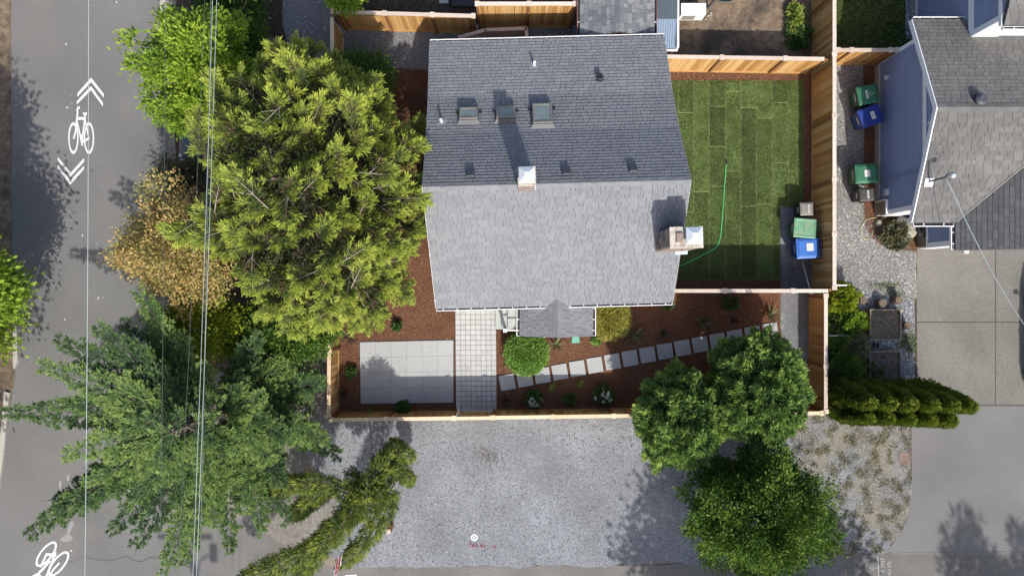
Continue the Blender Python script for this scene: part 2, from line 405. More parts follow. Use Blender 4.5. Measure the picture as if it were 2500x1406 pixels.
MT['l_small'] = LM('garden_plant_leaves', [(.025, .055, .015), (.06, .12, .028), (.12, .2, .05)], trans=.25)
MT['l_lime'] = LM('lime_grass', [(.12, .17, .03), (.25, .33, .06), (.34, .4, .1)], trans=.3)
MT['l_olive'] = LM('olive_leaves', [(.03, .035, .018), (.085, .09, .045), (.17, .17, .09), (.3, .3, .19)], trans=.25)
MT['petal'] = LM('white_petals', [(.45, .46, .36), (.68, .69, .6)], trans=.25)

# ------------------------------------------------------------------ the setting: ground sheets
def outline(pts, jit, seed=0, step=0.22):
    out = []
    n = len(pts)
    for i in range(n):
        a = Vector(pts[i]); b = Vector(pts[(i + 1) % n])
        d = (b - a); m = max(1, int(d.length / step)) if jit else 1
        nn = Vector((-d.y, d.x)).normalized() if d.length > 0 else Vector((0, 0))
        for k in range(m):
            p = a + d * (k / m)
            if jit and k > 0:
                q = Vector((p.x * 0.9 + seed * 7.3, p.y * 0.9, seed * 1.7))
                o = mnoise.noise(q) * jit + mnoise.noise(q * 4.3) * jit * .5
                p = p + nn * o
            out.append((p.x, p.y))
    return out

def gpx(pts):
    return [tuple(P(x, y)[:2]) for x, y in pts]

def sheet(name, pts, z, mat, jit=0.0, seed=0, label=None, kind='structure', world=False, parent=None):
    poly = outline(pts if world else gpx(pts), jit, seed)
    mb = MB()
    mb.add([(x, y, z) for x, y in poly], [tuple(range(len(poly)))])
    a = mb.v
    # make sure it faces up
    s = sum(a[i][0] * a[(i + 1) % len(a)][1] - a[(i + 1) % len(a)][0] * a[i][1] for i in range(len(a)))
    if s < 0: mb.f = [tuple(reversed(f)) for f in mb.f]
    o = mb.build(name, mat, parent)
    if kind and parent is None: o['kind'] = kind
    if label: o['label'] = label
    return o

sheet('ground', [(-300, -300), (300, -300), (300, 300), (-300, 300)], -0.02, MT['dirt'], world=True, label='brown bare earth around the lots')
sheet('road', [(26, -1200), (26, 200), (30, 700), (36, 900), (30, 960), (14, 1060), (-2, 1180), (-40, 1300), (-300, 1420), (-300, 2600), (640, 2600), (660, 1430), (700, 1335), (640, 1275), (520, 1240), (440, 1150), (425, 900), (420, 500), (415, 300), (425, 120), (432, -1200)],
      -0.014, MT['asphalt'], jit=.05, seed=1, label='grey asphalt street with bicycle markings')
sheet('lane', [(600, 1300), (640, 1262), (720, 1290), (860, 1376), (1200, 1379), (1500, 1380), (1850, 1372), (1990, 1356), (2180, 1349), (2510, 1347), (3600, 1347), (3600, 1900), (600, 1900)],
      -0.009, MT['asphalt_lane'], jit=.06, seed=2, label='worn asphalt lane along the bottom of the lot')
sheet('asphalt_driveway', [(2224, 989), (2226, 1200), (2218, 1255), (2200, 1300), (2172, 1345), (2180, 1352), (3600, 1352), (3600, 989)], -0.005, MT['asphalt_drive'], jit=.02, seed=3, label='smooth grey asphalt driveway in front of the concrete')
sheet('dirt_verge', [(440, 1150), (520, 1240), (630, 1285), (715, 1345), (800, 1382), (890, 1386), (900, 1200), (830, 1030), (800, 1000), (800, 850), (700, 850), (560, 900), (440, 950)], -0.006, MT['dust'], jit=.12, seed=4, label='dusty brown verge below the trees')
sheet('gravel_lot', [(740, 1060), (800, 1024), (830, 1010), (1200, 1004), (1600, 998), (1990, 990), (1992, 1040), (1960, 1060), (1975, 1200), (1990, 1340), (1900, 1372), (1500, 1381), (1000, 1382), (850, 1384), (790, 1350), (835, 1260), (790, 1180), (750, 1110)],
      -0.001, MT['gravel'], jit=.13, seed=5, label='pale blue grey gravel parking area below the fence')
sheet('scrub_strip', [(1925, 1010), (2020, 1005), (2220, 1000), (2222, 1100), (2226, 1200), (2218, 1255), (2200, 1300), (2172, 1347), (2000, 1356), (1930, 1362), (1940, 1200)], 0.002, MT['scrub'], jit=.09, seed=6, label='dry grass and gravel strip beside the driveway')
sheet('pebble_bed', [(1985, 690), (2100, 703), (2232, 722), (2232, 1010), (1985, 1010)], 0.003, MT['pebble'], jit=.04, seed=7, label='white and grey pebble bed around the planters')
sheet('side_yard_gravel', [(2030, 150), (2145, 150), (2145, 540), (2235, 610), (2238, 728), (2100, 708), (1990, 694), (1990, 150)], 0.006, MT['gravel_warm'], jit=.05, seed=8, label='warm grey gravel between fence and blue house')
sheet('concrete_driveway_base', [(2236, 560), (3600, 560), (3600, 991), (2236, 991)], -0.002, MT['joint'], label='dark joints under the concrete driveway')
sheet('planting_strip', [(2107, 160), (2150, 160), (2150, 540), (2110, 500)], 0.010, MT['mulch'], jit=.03, seed=9, label='dark bark strip along the foot of the blue wall')
sheet('planting_island', [(2108, 515), (2112, 550), (2125, 578), (2150, 598), (2190, 610), (2238, 614), (2238, 480), (2108, 480)], 0.013, MT['mulch'], jit=.02, seed=10, label='rounded bark bed with a boulder by the blue house')
sheet('neighbour_lawn', [(2040, -300), (2240, -300), (2240, 160), (2030, 160)], 0.002, MT['lawn_dark'], jit=.05, seed=11, label='dark rough lawn behind the right hand fence')
sheet('pebble_edge', [(2208, -300), (2240, -300), (2240, 95), (2212, 95)], 0.008, MT['pebble'], jit=.05, seed=12, label='pebble strip beside the far blue wall')
sheet('neighbour_yard', [(1600, -400), (1995, -400), (1995, 175), (1600, 175)], 0.0, MT['dirt_dry'], jit=.0, seed=13, label='bare dry earth yard behind the back fence')
sheet('neighbour_dark_soil', [(815, -400), (1420, -400), (1420, 66), (815, 66)], 0.0, MT['dirt_dark'], seed=14, label='dark bark soil beyond the back left fence')
sheet('back_gravel_yard', [(826, 62), (1420, 62), (1420, 200), (1050, 200), (960, 178), (826, 170)], 0.005, MT['gravel_dark'], jit=.05, seed=15, label='dark grey gravel yard behind the house')
sheet('side_gravel_strip', [(700, -400), (812, -400), (815, 160), (760, 175), (720, 140), (690, 60)], 0.002, MT['gravel_dark'], jit=.12, seed=16, label='dark gravel strip outside the left fence gate')
sheet('shrub_bed', [(436, -400), (700, -400), (705, 60), (730, 180), (800, 200), (820, 800), (700, 860), (430, 860), (425, 300)], -0.002, MT['dirt_dark'], jit=.12, seed=17, label='dark leaf littered soil under the trees')
sheet('left_verge', [(-900, -1200), (25, -1200), (26, 200), (30, 700), (36, 900), (28, 962), (10, 1062), (-10, 1180), (-60, 1300), (-900, 1400)], -0.008, MT['dirt_dry'], jit=.06, seed=18, label='brown earth verge left of the street')
sheet('verge_edge', [(410, -400), (440, -400), (432, 120), (440, 300), (452, 420), (412, 420), (408, 300), (416, 120)], -0.004, MT['dust'], jit=.06, seed=19, label='pale dusty edge between street and shrubs')
# concrete kerb remnants by the street
for (pts, lab, sd) in (([(392, -60), (416, -60), (416, 30), (394, 36)], 'short pale concrete kerb at the top of the street', 20),
                       ([(34, 775), (44, 775), (46, 880), (36, 900)], 'broken white concrete kerb beside the left bushes', 21),
                       ([(14, 955), (26, 958), (14, 1090), (0, 1190), (-14, 1190), (2, 1080)], 'pale concrete kerb on the lower left street edge', 22)):
    poly = outline(gpx(pts), .02, sd)
    k = MB().prism(poly, -.02, .09).build('kerb', MT['concrete_kerb'])
    tag(k, lab, 'kerb', 'kerb stones along the street')

# front and back planting beds (bark)
sheet('bark_bed', [(820, 1008), (822, 640), (850, 160), (980, 168), (1085, 175), (1090, 720), (1640, 708), (1985, 708), (1985, 1004)], 0.008, MT['mulch'], jit=.0, seed=23, label='red brown bark garden bed in front of the house')
sheet('back_bark_bed', [(1560, 165), (1990, 165), (1990, 716), (1560, 716)], 0.012, MT['mulch'], seed=24, label='red brown bark border round the new lawn')
sheet('side_path', [(1905, 505), (1988, 505), (1988, 700), (1986, 996), (1938, 1000), (1905, 800)], 0.017, MT['path_grey'], jit=.025, seed=25, label='grey compacted gravel path along the right fence')

# concrete driveway panels
drv = tag(link('concrete_driveway', None, None, Matrix.Translation(P(2400,780))), kind='structure')
drv['label'] = 'beige concrete driveway of large cast panels'
xs = [2237, 2430, 2640, 2860]; ys = [560, 786, 988]
for i in range(3):
    for j in range(2):
        a = P(xs[i] + 1, ys[j + 1] - 1); b = P(xs[i + 1] - 1, ys[j] + 1)
        MB().box2((a.x, a.y, -.03), (b.x, b.y, .012 + .002 * ((i + j) % 2))).build('panel', MT['concrete'], drv, bevel=.006)

# paver patio pad
pad = tag(link('patio', None, None, Matrix.Translation(P(993,908))), kind='structure'); pad['label'] = 'square patio of large pale concrete slabs'
A = [P(879, 835), P(1107, 830), P(1107, 982), P(881, 985)]
def quad_pt(u, v):
    return A[3] * (1 - u) * (1 - v) + A[2] * u * (1 - v) + A[1] * u * v + A[0] * (1 - u) * v
sheet('joint_bed', [(877, 833), (1109, 828), (1109, 984), (879, 987)], 0.02, MT['grit'], parent=pad)
for i in range(6):
    for j in range(4):
        g = .0007
        c = [quad_pt(i / 6 + g, j / 4 + g * 1.5), quad_pt((i + 1) / 6 - g, j / 4 + g * 1.5), quad_pt((i + 1) / 6 - g, (j + 1) / 4 - g * 1.5), quad_pt(i / 6 + g, (j + 1) / 4 - g * 1.5)]
        MB().prism(c, 0.0, .045 + random.uniform(-.0015, .0015), tint=random.random()).build('slab', MT['paver'], pad, bevel=.003)
# small paver walk
walk = tag(link('paver_walk', None, None, Matrix.Translation(P(1162,880))), kind='structure'); walk['label'] = 'front walk of small square pale pavers with dark joints'
sheet('joint_bed', [(1111, 740), (1210, 740), (1213, 1004), (1113, 1004)], 0.021, MT['grit'], parent=walk)
pv = []
for k in range(8):
    w = 12.4 / 60 - .013
    m = MB().box((0, 0, .0), (w, w, .05), tint=k / 7); o = m.build('paver', MT['paver_small'], None, I4, bevel=.004); pv.append(o.data); bm_ = o
    bpy.data.objects.remove(o)
for j in range(21):
    for i in range(8):
        py = 743 + 12.42 * (j + .5)
        px = 1111.5 + 12.4 * (i + .5) + (py - 740) * .008
        p = P(px, py)
        mw = Matrix.Translation((p.x, p.y, .022 + random.uniform(-.003, .003))) @ Matrix.Rotation(random.uniform(-.01, .01), 4, 'Z') @ Matrix.Rotation(random.uniform(-.008, .008), 4, 'X')
        link('paver', pv[random.randrange(8)], walk, mw)
# stepping stones
path = tag(link('stepping_stone_path', None, None, Matrix.Translation(P(1560,870))), kind='structure'); path['label'] = 'diagonal row of square pale stepping stones in the bark'
for i in range(16):
    px = 1238.5 + 42.75 * i; py = 932.5 - 8.35 * i
    p = P(px, py)
    mw = Matrix.Translation((p.x, p.y, 0)) @ Matrix.Rotation(R(9.5) + random.uniform(-.02, .02), 4, 'Z')
    MB(mw).box((0, 0, .03), (.615, .615, .05), tint=random.random()).build('stepping_stone', MT['paver'], path, mw, bevel=.004)

# new lawn of sod strips
lawn = tag(link('lawn', None, None, Matrix.Translation(P(1770,430))), kind='structure'); lawn['label'] = 'new green lawn laid in sod strips behind the house'
rng = np.random.default_rng(3)
XE = [1585, 1619, 1656, 1693, 1731, 1771, 1808, 1846, 1885, 1923, 1961]
known = {2: [277, 520], 3: [470], 4: [262, 360, 457], 5: [226, 420], 6: [265, 505], 7: [291, 500], 8: [253, 400, 505, 600], 9: [420]}
tints = [.5, .6, .3, .62, .16, .8, .2, .85, .3, .95]
gC = []; gT = []
for i in range(10):
    cuts = [197] + known.get(i, [300, 470]) + [684]
    for j in range(len(cuts) - 1):
        y0, y1 = cuts[j], cuts[j + 1]
        x0, x1 = XE[i], XE[i + 1]
        if i == 8 and y1 > 505:
            if y0 >= 505: x1 = 1904
            x1 = min(x1, 1904)
        if i == 9:
            if y0 >= 505: continue
            y1 = min(y1, 503)
        a = P(x0, y1); b = P(x1, y0)
        g = .006
        nx, ny = 9, max(6, int((b.y - a.y) / .12))
        tn = float(np.clip(.36 + .3 * (tints[i] - .5) + rng.uniform(-.2, .2), .04, .68))
        mb = MB(); vs = []
        for q in range(ny + 1):
            for r_ in range(nx + 1):
                
                ex = 0 if r_ == 0 else 1 if r_ == nx else .022 if r_ == 1 else .978 if r_ == nx - 1 else (r_ - 1) / (nx - 2)
                ey = .02 / (b.y - a.y)
                ey = 0 if q == 0 else 1 if q == ny else ey if q == 1 else 1 - ey if q == ny - 1 else (q - 1) / (ny - 2)
                x = a.x + g + (b.x - a.x - 2 * g) * ex; y = a.y + g + (b.y - a.y - 2 * g) * ey
                e = (r_ in (0, nx)) or (q in (0, ny))
                jx = mnoise.noise(Vector((x * 3, y * 3, 1))) * .015 if e else 0
                vs.append((x + jx, y + jx, (.022 if e else .04) + mnoise.noise(Vector((x * 2.2, y * 2.2, 0))) * .012))
        fs = [(q * (nx + 1) + r_, q * (nx + 1) + r_ + 1, (q + 1) * (nx + 1) + r_ + 1, (q + 1) * (nx + 1) + r_) for q in range(ny) for r_ in range(nx)]
        mb.add(vs, fs, tn)
        mb.t = [(.95 if (r_ in (0, nx - 1) or q in (0, ny - 1)) else tn) for q in range(ny) for r_ in range(nx)]
        mb.build('sod_strip', MT['sod'], lawn, smooth=True)
        n = int((b.x - a.x) * (b.y - a.y) * 1900)
        xy = np.column_stack([rng.uniform(a.x + .01, b.x - .01, n), rng.uniform(a.y + .01, b.y - .01, n), np.full(n, .034)])
        gC.append(xy); ed = np.minimum(np.minimum(xy[:, 0] - a.x, b.x - xy[:, 0]), np.minimum(xy[:, 1] - a.y, b.y - xy[:, 1]))
        pat = np.array([mnoise.noise(Vector((p[0] * 2.6, p[1] * 2.6, 4.2))) + .6 * mnoise.noise(Vector((p[0] * 9, p[1] * 9, 1.2))) for p in xy])
        gT.append(tn * .8 + .04 + .22 * pat + rng.normal(0, .12, n) + np.where(ed < .022, rng.uniform(.2, 1.0, n), 0))
gC = np.concatenate(gC); gT = np.concatenate(gT); n = len(gC)
D = rng.normal(0, .55, (n, 3)); D[:, 2] = rng.uniform(.35, 1, n)
leaf_mesh('grass', MT['grass'], lawn, gC, D, rng.normal(0, 1, (n, 3)), rng.uniform(.035, .075, n), rng.uniform(.012, .024, n), gT, kind='stuff')

# loose chips and stones: real relief on the beds
def inside(poly, x, y):
    c = False; j = len(poly) - 1
    for i in range(len(poly)):
        xi, yi = poly[i]; xj, yj = poly[j]
        if (yi > y) != (yj > y) and x < (xj - xi) * (y - yi) / (yj - yi) + xi: c = not c
        j = i
    return c
def scatter(name, poly_px, n, mat, z, L, Wd, tl, th, label, seed, parent=None, flatz=.25, dens=None):
    rg = np.random.default_rng(seed)
    poly = np.array(gpx(poly_px)); lo = poly.min(0); hi = poly.max(0)
    pts = []
    pl = [tuple(p) for p in poly]
    while len(pts) < n:
        for x, y in rg.uniform(lo, hi, (n, 2)):
            if dens is not None and mnoise.noise(Vector((x * dens, y * dens, seed))) < rg.uniform(-.35, .35): continue
            if inside(pl, x, y): pts.append((x, y))
            if len(pts) >= n: break
    pts = np.array(pts)
    C = np.column_stack([pts, np.full(n, z) + rg.uniform(0, .014, n)])
    D = rg.normal(0, 1, (n, 3)); D[:, 2] *= flatz
    N = rg.normal(0, .35, (n, 3)); N[:, 2] = 1
    o = leaf_mesh(name, mat, parent, C, D, N, rg.uniform(*L, n), rg.uniform(*Wd, n), rg.beta(1.6, 2.2, n) * (th - tl) + tl, kind='stuff', fat=.5)
    if label: o['label'] = label
    return o
FB = [(824, 1004), (826, 660), (960, 180), (1060, 180), (1085, 700), (1640, 712), (1903, 712), (1903, 800), (1930, 1000)]
scatter('bark_chips', FB, 26000, MT['mulch_chip'], .014, (.03, .1), (.012, .035), 0, 1, 'loose bark chips on the front garden bed', 1)
scatter('bark_chips', [(1640, 170), (1988, 170), (1988, 505), (1960, 505), (1960, 198), (1640, 198)], 3200, MT['mulch_chip'], .018, (.03, .09), (.012, .035), 0, 1, 'loose bark chips on the back lawn border', 2)
scatter('bark_chips', [(1640, 684), (1905, 684), (1905, 708), (1640, 708)], 1000, MT['mulch_chip'], .018, (.03, .09), (.012, .035), 0, 1, 'loose bark chips between lawn and middle fence', 12)
scatter('bark_chips', [(2108, 520), (2125, 578), (2190, 608), (2236, 612), (2236, 500), (2140, 500)], 1500, MT['mulch_chip'], .018, (.03, .09), (.012, .035), 0, 1, 'loose bark chips round the boulder', 3)
scatter('gravel_stones', [(760, 1060), (830, 1030), (1990, 1000), (1960, 1380), (860, 1386), (790, 1250)], 30000, MT['stone_chip'], .004, (.025, .06), (.02, .042), .0, .95, 'loose stones of the gravel parking area', 4)
scatter('gravel_stones', [(2040, 165), (2110, 165), (2110, 520), (2235, 615), (2235, 722), (2040, 695)], 9000, MT['stone_chip'], .012, (.02, .06), (.016, .045), 0, 1, 'loose stones of the side yard gravel', 5)
scatter('gravel_stones', [(2025, 700), (2230, 724), (2232, 935), (2025, 935)], 9000, MT['stone_chip'], .008, (.03, .08), (.025, .06), 0, 1, 'loose pebbles round the planters', 6)
scatter('gravel_stones', [(1935, 1010), (2220, 1000), (2222, 1250), (2170, 1345), (1940, 1355)], 11000, MT['stone_chip'], .006, (.02, .06), (.016, .045), 0, 1, 'loose stones in the dry grass strip', 7, dens=.9)
scatter('gravel_stones', [(830, 64), (1050, 64), (1050, 172), (830, 165)], 5000, MT['stone_chip'], .009, (.02, .045), (.016, .035), 0, .7, 'loose stones of the dark back yard gravel', 8)
def tufts(name, poly_px, n, mat, label, seed, L=(.05, .14), dens=1.2):
    rg = np.random.default_rng(seed)
    poly = np.array(gpx(poly_px)); lo = poly.min(0); hi = poly.max(0); pl = [tuple(p) for p in poly]
    pts = []
    for _ in range(n * 30):
        x, y = rg.uniform(lo, hi)
        if inside(pl, x, y) and mnoise.noise(Vector((x * dens, y * dens, seed * 3.1))) + .4 * mnoise.noise(Vector((x * 4, y * 4, 1))) > rg.uniform(-.1, .5): pts.append((x, y))
        if len(pts) >= n: break
    pts = np.array(pts); n = len(pts)
    D = rg.normal(0, .7, (n, 3)); D[:, 2] = rg.uniform(.2, 1, n)
    o = leaf_mesh(name, mat, None, np.column_stack([pts, np.full(n, .005)]), D, rg.normal(0, 1, (n, 3)), rg.uniform(*L, n), rg.uniform(.014, .03, n), rg.uniform(0, 1, n), kind='stuff')
    o['label'] = label
tufts('dry_grass', [(1935, 1010), (2222, 1000), (2226, 1200), (2200, 1300), (2170, 1348), (1940, 1356)], 15000, MT['straw'], 'dry straw coloured grass on the strip beside the driveway', 31, dens=2.2, L=(.04, .1))
tufts('weeds', [(2180, 700), (2235, 728), (2235, 860), (2190, 850)], 1200, MT['grass'], 'green weeds along the concrete driveway edge', 32)
tufts('rough_grass', [(2046, -60), (2206, -60), (2206, 125), (2046, 125)], 9000, MT['grass'], 'rough grass behind the right hand fence', 33, dens=.6)
tufts('weeds', [(1990, 690), (2232, 690), (2232, 730), (1990, 720)], 900, MT['grass'], 'green weeds at the end of the side yard gravel', 34)
tufts('weeds', [(1920, 20), (1990, 20), (1990, 120), (1920, 120)], 1500, MT['grass'], 'low green weeds by the back right fence', 35, dens=.5)

# ------------------------------------------------------------------ paint on the road
class Marks:
    def __init__(s, z): s.mb = MB(); s.z = z
    def nz(s): s.z += .0006; return s.z
    def poly(s, pts):
        z = s.nz(); w = [P(*p) for p in pts]
        # fan from triangulated n-gon, kept as n-gon
        a = [(p.x, p.y, z) for p in w]
        ar = sum(a[i][0] * a[(i + 1) % len(a)][1] - a[(i + 1) % len(a)][0] * a[i][1] for i in range(len(a)))
        f = tuple(range(len(a)))
        s.mb.add(a, [f if ar > 0 else tuple(reversed(f))])
    def stroke(s, pts, w):
        for a, b in zip(pts, pts[1:]):
            a = Vector(a); b = Vector(b); d = (b - a).normalized(); n = Vector((-d.y, d.x)) * w / 2
            s.poly([a + n - d * w * .15, b + n + d * w * .15, b - n + d * w * .15, a - n - d * w * .15])
    def ring(s, c, ax, b, r0, n=40):
        """ring around c; ax = long half axis vector, b = short half width, r0 = inner ratio (long, short)"""
        z = s.nz(); c = Vector(c); ax = Vector(ax); pe = Vector((-ax.y, ax.x)).normalized() * b
        vs = []; fs = []
        for i in range(n):
            t = 2 * math.pi * i / n
            for k in (1, 0):
                q = c + ax * math.cos(t) * (1 if k else r0[0]) + pe * math.sin(t) * (1 if k else r0[1])
                p = P(q.x, q.y); vs.append((p.x, p.y, z))
        for i in range(n):
            j = (i + 1) % n
            fs.append((2 * i + 1, 2 * i, 2 * j, 2 * j + 1))
        s.mb.add(vs, fs)
    def done(s, name, mat, label, cat='road marking', group=None):
        # orient every face upwards
        F2 = []
        for f in s.mb.f:
            a = [s.mb.v[i] for i in f]
            ar = sum(a[i][0] * a[(i + 1) % len(a)][1] - a[(i + 1) % len(a)][0] * a[i][1] for i in range(len(a)))
            F2.append(f if ar > 0 else tuple(reversed(f)))
        s.mb.f = F2
        return tag(s.mb.build(name, mat), label, cat, group)
ZR = -0.010
def za(x, y): return (130 + x / 4.847, 170 + y / 4.847)
c = Marks(ZR)
c.poly([za(*p) for p in [(284, 280), (447, 97), (597, 290), (597, 335), (447, 150), (284, 325)]])
c.poly([za(*p) for p in [(277, 375), (445, 195), (587, 395), (587, 440), (445, 245), (277, 415)]])
c.done('chevron_marking', MT['paint'], 'pair of white chevrons pointing up above the upper bicycle symbol', group='shared lane markings')
c = Marks(ZR)
c.poly([za(*p) for p in [(52, 1035), (205, 1220), (363, 1047), (363, 1090), (205, 1270), (52, 1075)]])
c.poly([za(*p) for p in [(49, 1130), (200, 1310), (362, 1140), (362, 1180), (200, 1365), (49, 1170)]])
c.done('chevron_marking', MT['paint'], 'pair of white chevrons pointing down below the upper bicycle symbol', group='shared lane markings')
c = Marks(ZR)
for cx in (236, 421):
    c.ring(za(cx, 812), (0, 188 / 4.847), 61 / 4.847, (.81, .74))
for pts, w in (([(300, 450), (280, 475), (287, 505), (272, 640), (264, 730), (240, 820)], 19), ([(275, 580), (378, 580)], 35), ([(378, 540), (337, 868)], 17), ([(376, 595), (420, 812)], 15),
               ([(280, 615), (336, 862)], 19), ([(345, 855), (422, 815)], 30), ([(332, 770), (341, 902)], 18)):
    c.stroke([za(*p) for p in pts], w / 4.847)
c.poly([za(*p) for p in [(284, 437), (315, 437), (315, 468), (296, 470), (284, 455)]])
c.poly([za(*p) for p in [(348, 512), (402, 508), (392, 545), (362, 547)]])
c.done('bicycle_marking', MT['paint'], 'white painted bicycle symbol between two chevron pairs', group='shared lane markings')
def zb(x, y): return (30 + x / 5.095, 1130 + y / 5.095)
c = Marks(ZR)
for cx, cy in ((420, 1130), (574, 1252)):
    c.ring(zb(cx, cy), (118 / 5.095, -150 / 5.095), 78 / 5.095, (.84, .72))
for pts, w in (([(415, 1135), (540, 1140)], 34), ([(535, 1105), (500, 1210)], 26), ([(420, 1140), (350, 1290)], 22), ([(470, 1215), (300, 1405), (190, 1490)], 24), ([(495, 1225), (420, 1410), (380, 1500)], 22),
               ([(450, 1230), (330, 1360)], 20), ([(585, 1240), (510, 1320), (470, 1390)], 20), ([(300, 1375), (420, 1440)], 26), ([(250, 1410), (330, 1370)], 26)):
    c.stroke([zb(*p) for p in pts], w / 5.095)
c.ring(zb(733, 1090), (0, 2.2), 2.2, (.05, .05), 10)
c.done('bicycle_marking', MT['paint'], 'white painted bicycle symbol cut off at the bottom left corner', group='shared lane markings')

def text(txt, px, py, size_px, rot, mat, z, label, wmul=1.0, group='utility paint marks'):
    p = P(px, py); sz = size_px / 60 * 1.35
    mw = Matrix.Translation((p.x, p.y, z)) @ Matrix.Rotation(R(rot), 4, 'Z')
    t = link('painted_lettering', None, None, mw)
    for i, ch in enumerate(txt):
        if ch == ' ': continue
        cu = bpy.data.curves.new('txt', 'FONT'); cu.body = ch; cu.size = sz; cu.align_x = 'CENTER'; cu.align_y = 'CENTER'; cu.resolution_u = 2
        o = bpy.data.objects.new('txt', cu); COL.objects.link(o)
        me = bpy.data.meshes.new_from_object(o.evaluated_get(bpy.context.evaluated_depsgraph_get()))
        bpy.data.objects.remove(o)
        me.materials.clear(); me.materials.append(mat)
        link('letter', me, t, mw @ Matrix.Translation(((i - (len(txt) - 1) / 2) * sz * .54 * wmul, 0, 0)) @ Matrix.Diagonal((wmul, 1, 1, 1)))
    return tag(t, label, 'lettering', group)
text('NO Sc  p', 1180, 1332, 10, -2, MT['paint_red'], .024, 'faded red sprayed letters on the gravel', 1.1)
text('MCI', 1982, 1367, 6, 0, MT['paint_thin'], -.004, 'small pale sprayed letters MCI on the lane', 1.0)
text('CLR', 1983, 1376, 6, 0, MT['paint_thin'], -.004, 'small pale sprayed letters CLR below MCI', 1.0)
text('19 7737', 2156, 1382, 9.5, 90, MT['paint_thin'], -.004, 'sideways white sprayed number 7737 on the lane', .85)
text('NO CTL', 2172, 1384, 8.5, 90, MT['paint_thin'], -.004, 'sideways white sprayed letters NO CTL on the lane', .9)
text('NonE', 147, 1188, 8, -86, MT['paint_thin'], -.009, 'faint sideways letters NonE on the street', 1.1)
text('No', 166, 1167, 8, -86, MT['paint_thin'], -.009, 'faint sideways letters No under the fir branch', 1.1)
c = Marks(-.0065)
c.stroke([(2143, 1358), (2146, 1410)], 1.7)
c.stroke([(2144, 1386), (2122, 1385.5)], 1.0); c.stroke([(2122, 1385.5), (2132, 1379.5), (2132.5, 1391.5), (2122, 1385.5)], 1.0)
c.done('utility_arrow', MT['paint_thin'], 'white sprayed line and triangular arrow on the lane', 'paint mark', 'utility paint marks')
c = Marks(-.0065)
c.stroke([(2065.5, 1391), (2066, 1412)], 1.6)
c.done('utility_line', MT['paint_yellow'], 'short yellow sprayed line at the bottom of the lane', 'paint mark', 'utility paint marks')
c = Marks(.02)
c.ring((1158, 1311), (0, 8.5), 8.5, (.74, .74), 24); c.stroke([(1152, 1306), (1163, 1317)], 2.2); c.stroke([(1153, 1317), (1163, 1305)], 2.2)
c.done('utility_target', MT['white'], 'white sprayed circle with a cross on the gravel', 'paint mark', 'utility paint marks')
c = Marks(-.006)
c.poly([(843, 1403), (871, 1402), (872, 1440), (842, 1440)])
c.done('stop_line', MT['paint'], 'end of a white stop line at the bottom edge', group=None)
# cracks and a worn patch
c = Marks(-.0115)
pp = [(148 + 18 * i + 0, 1362 + 5 * math.sin(i * 1.3) + (4 if i % 3 else -2)) for i in range(15)]
c.stroke(pp, .7)
c.done('road_crack', MT['crack'], 'long wavy dark crack beside the lower bicycle symbol', 'crack', 'cracks in the asphalt')
c = Marks(-.0115)
c.stroke([(88, 1222), (110, 1221), (140, 1220)], .7)
c.done('road_crack', MT['crack'], 'short straight crack left of the lowest fir branch', 'crack', 'cracks in the asphalt')
c = Marks(-.0045)
c.stroke([(2185, 1348.5), (2260, 1347), (2340, 1346), (2420, 1345), (2500, 1346)], .7)
c.done('road_crack', MT['crack'], 'thin seam between driveway asphalt and lane', 'crack', 'cracks in the asphalt')
c = Marks(-.0118)
c.poly([(172, 1272), (181, 1274), (175, 1290), (168, 1305), (178, 1310), (172, 1320), (158, 1323), (146, 1318), (152, 1310), (163, 1302), (166, 1286)])
c.done('road_patch', MT['patch'], 'ragged pale worn patch in the street above the lower bicycle', 'road patch')
# leftover litter spots on the street
c = Marks(-.0112)
rg = random.Random(5)
for px, py, s_ in [(161, 108, 3), (164, 263, 3.2), (175, 253, 1.5), (175, 233, 1.2), (284, 6, 3), (201, 575, 3), (240, 727, 3), (253, 726, 1.4), (236, 595, 1.2), (158, 780, 2.4), (100, 728, 1.1), (173, 540, 1.4), (114, 637, 1.2), (139, 728, 1)]:
    c.poly([(px + s_ * math.cos(a) * rg.uniform(.5, 1.1), py + 1.2 * s_ * math.sin(a) * rg.uniform(.5, 1.1)) for a in [i * .9 for i in range(7)]])
c.done('paint_spots', MT['paint_thin'], 'scattered pale droppings on the street', 'spots')['kind'] = 'stuff'

# ------------------------------------------------------------------ fences
_bd = {}
def shared(key, fn):
    if key not in _bd:
        o = fn(); _bd[key] = o.data; md = [(m.width, m.segments) for m in o.modifiers]
        bpy.data.objects.remove(o)
    return _bd[key]

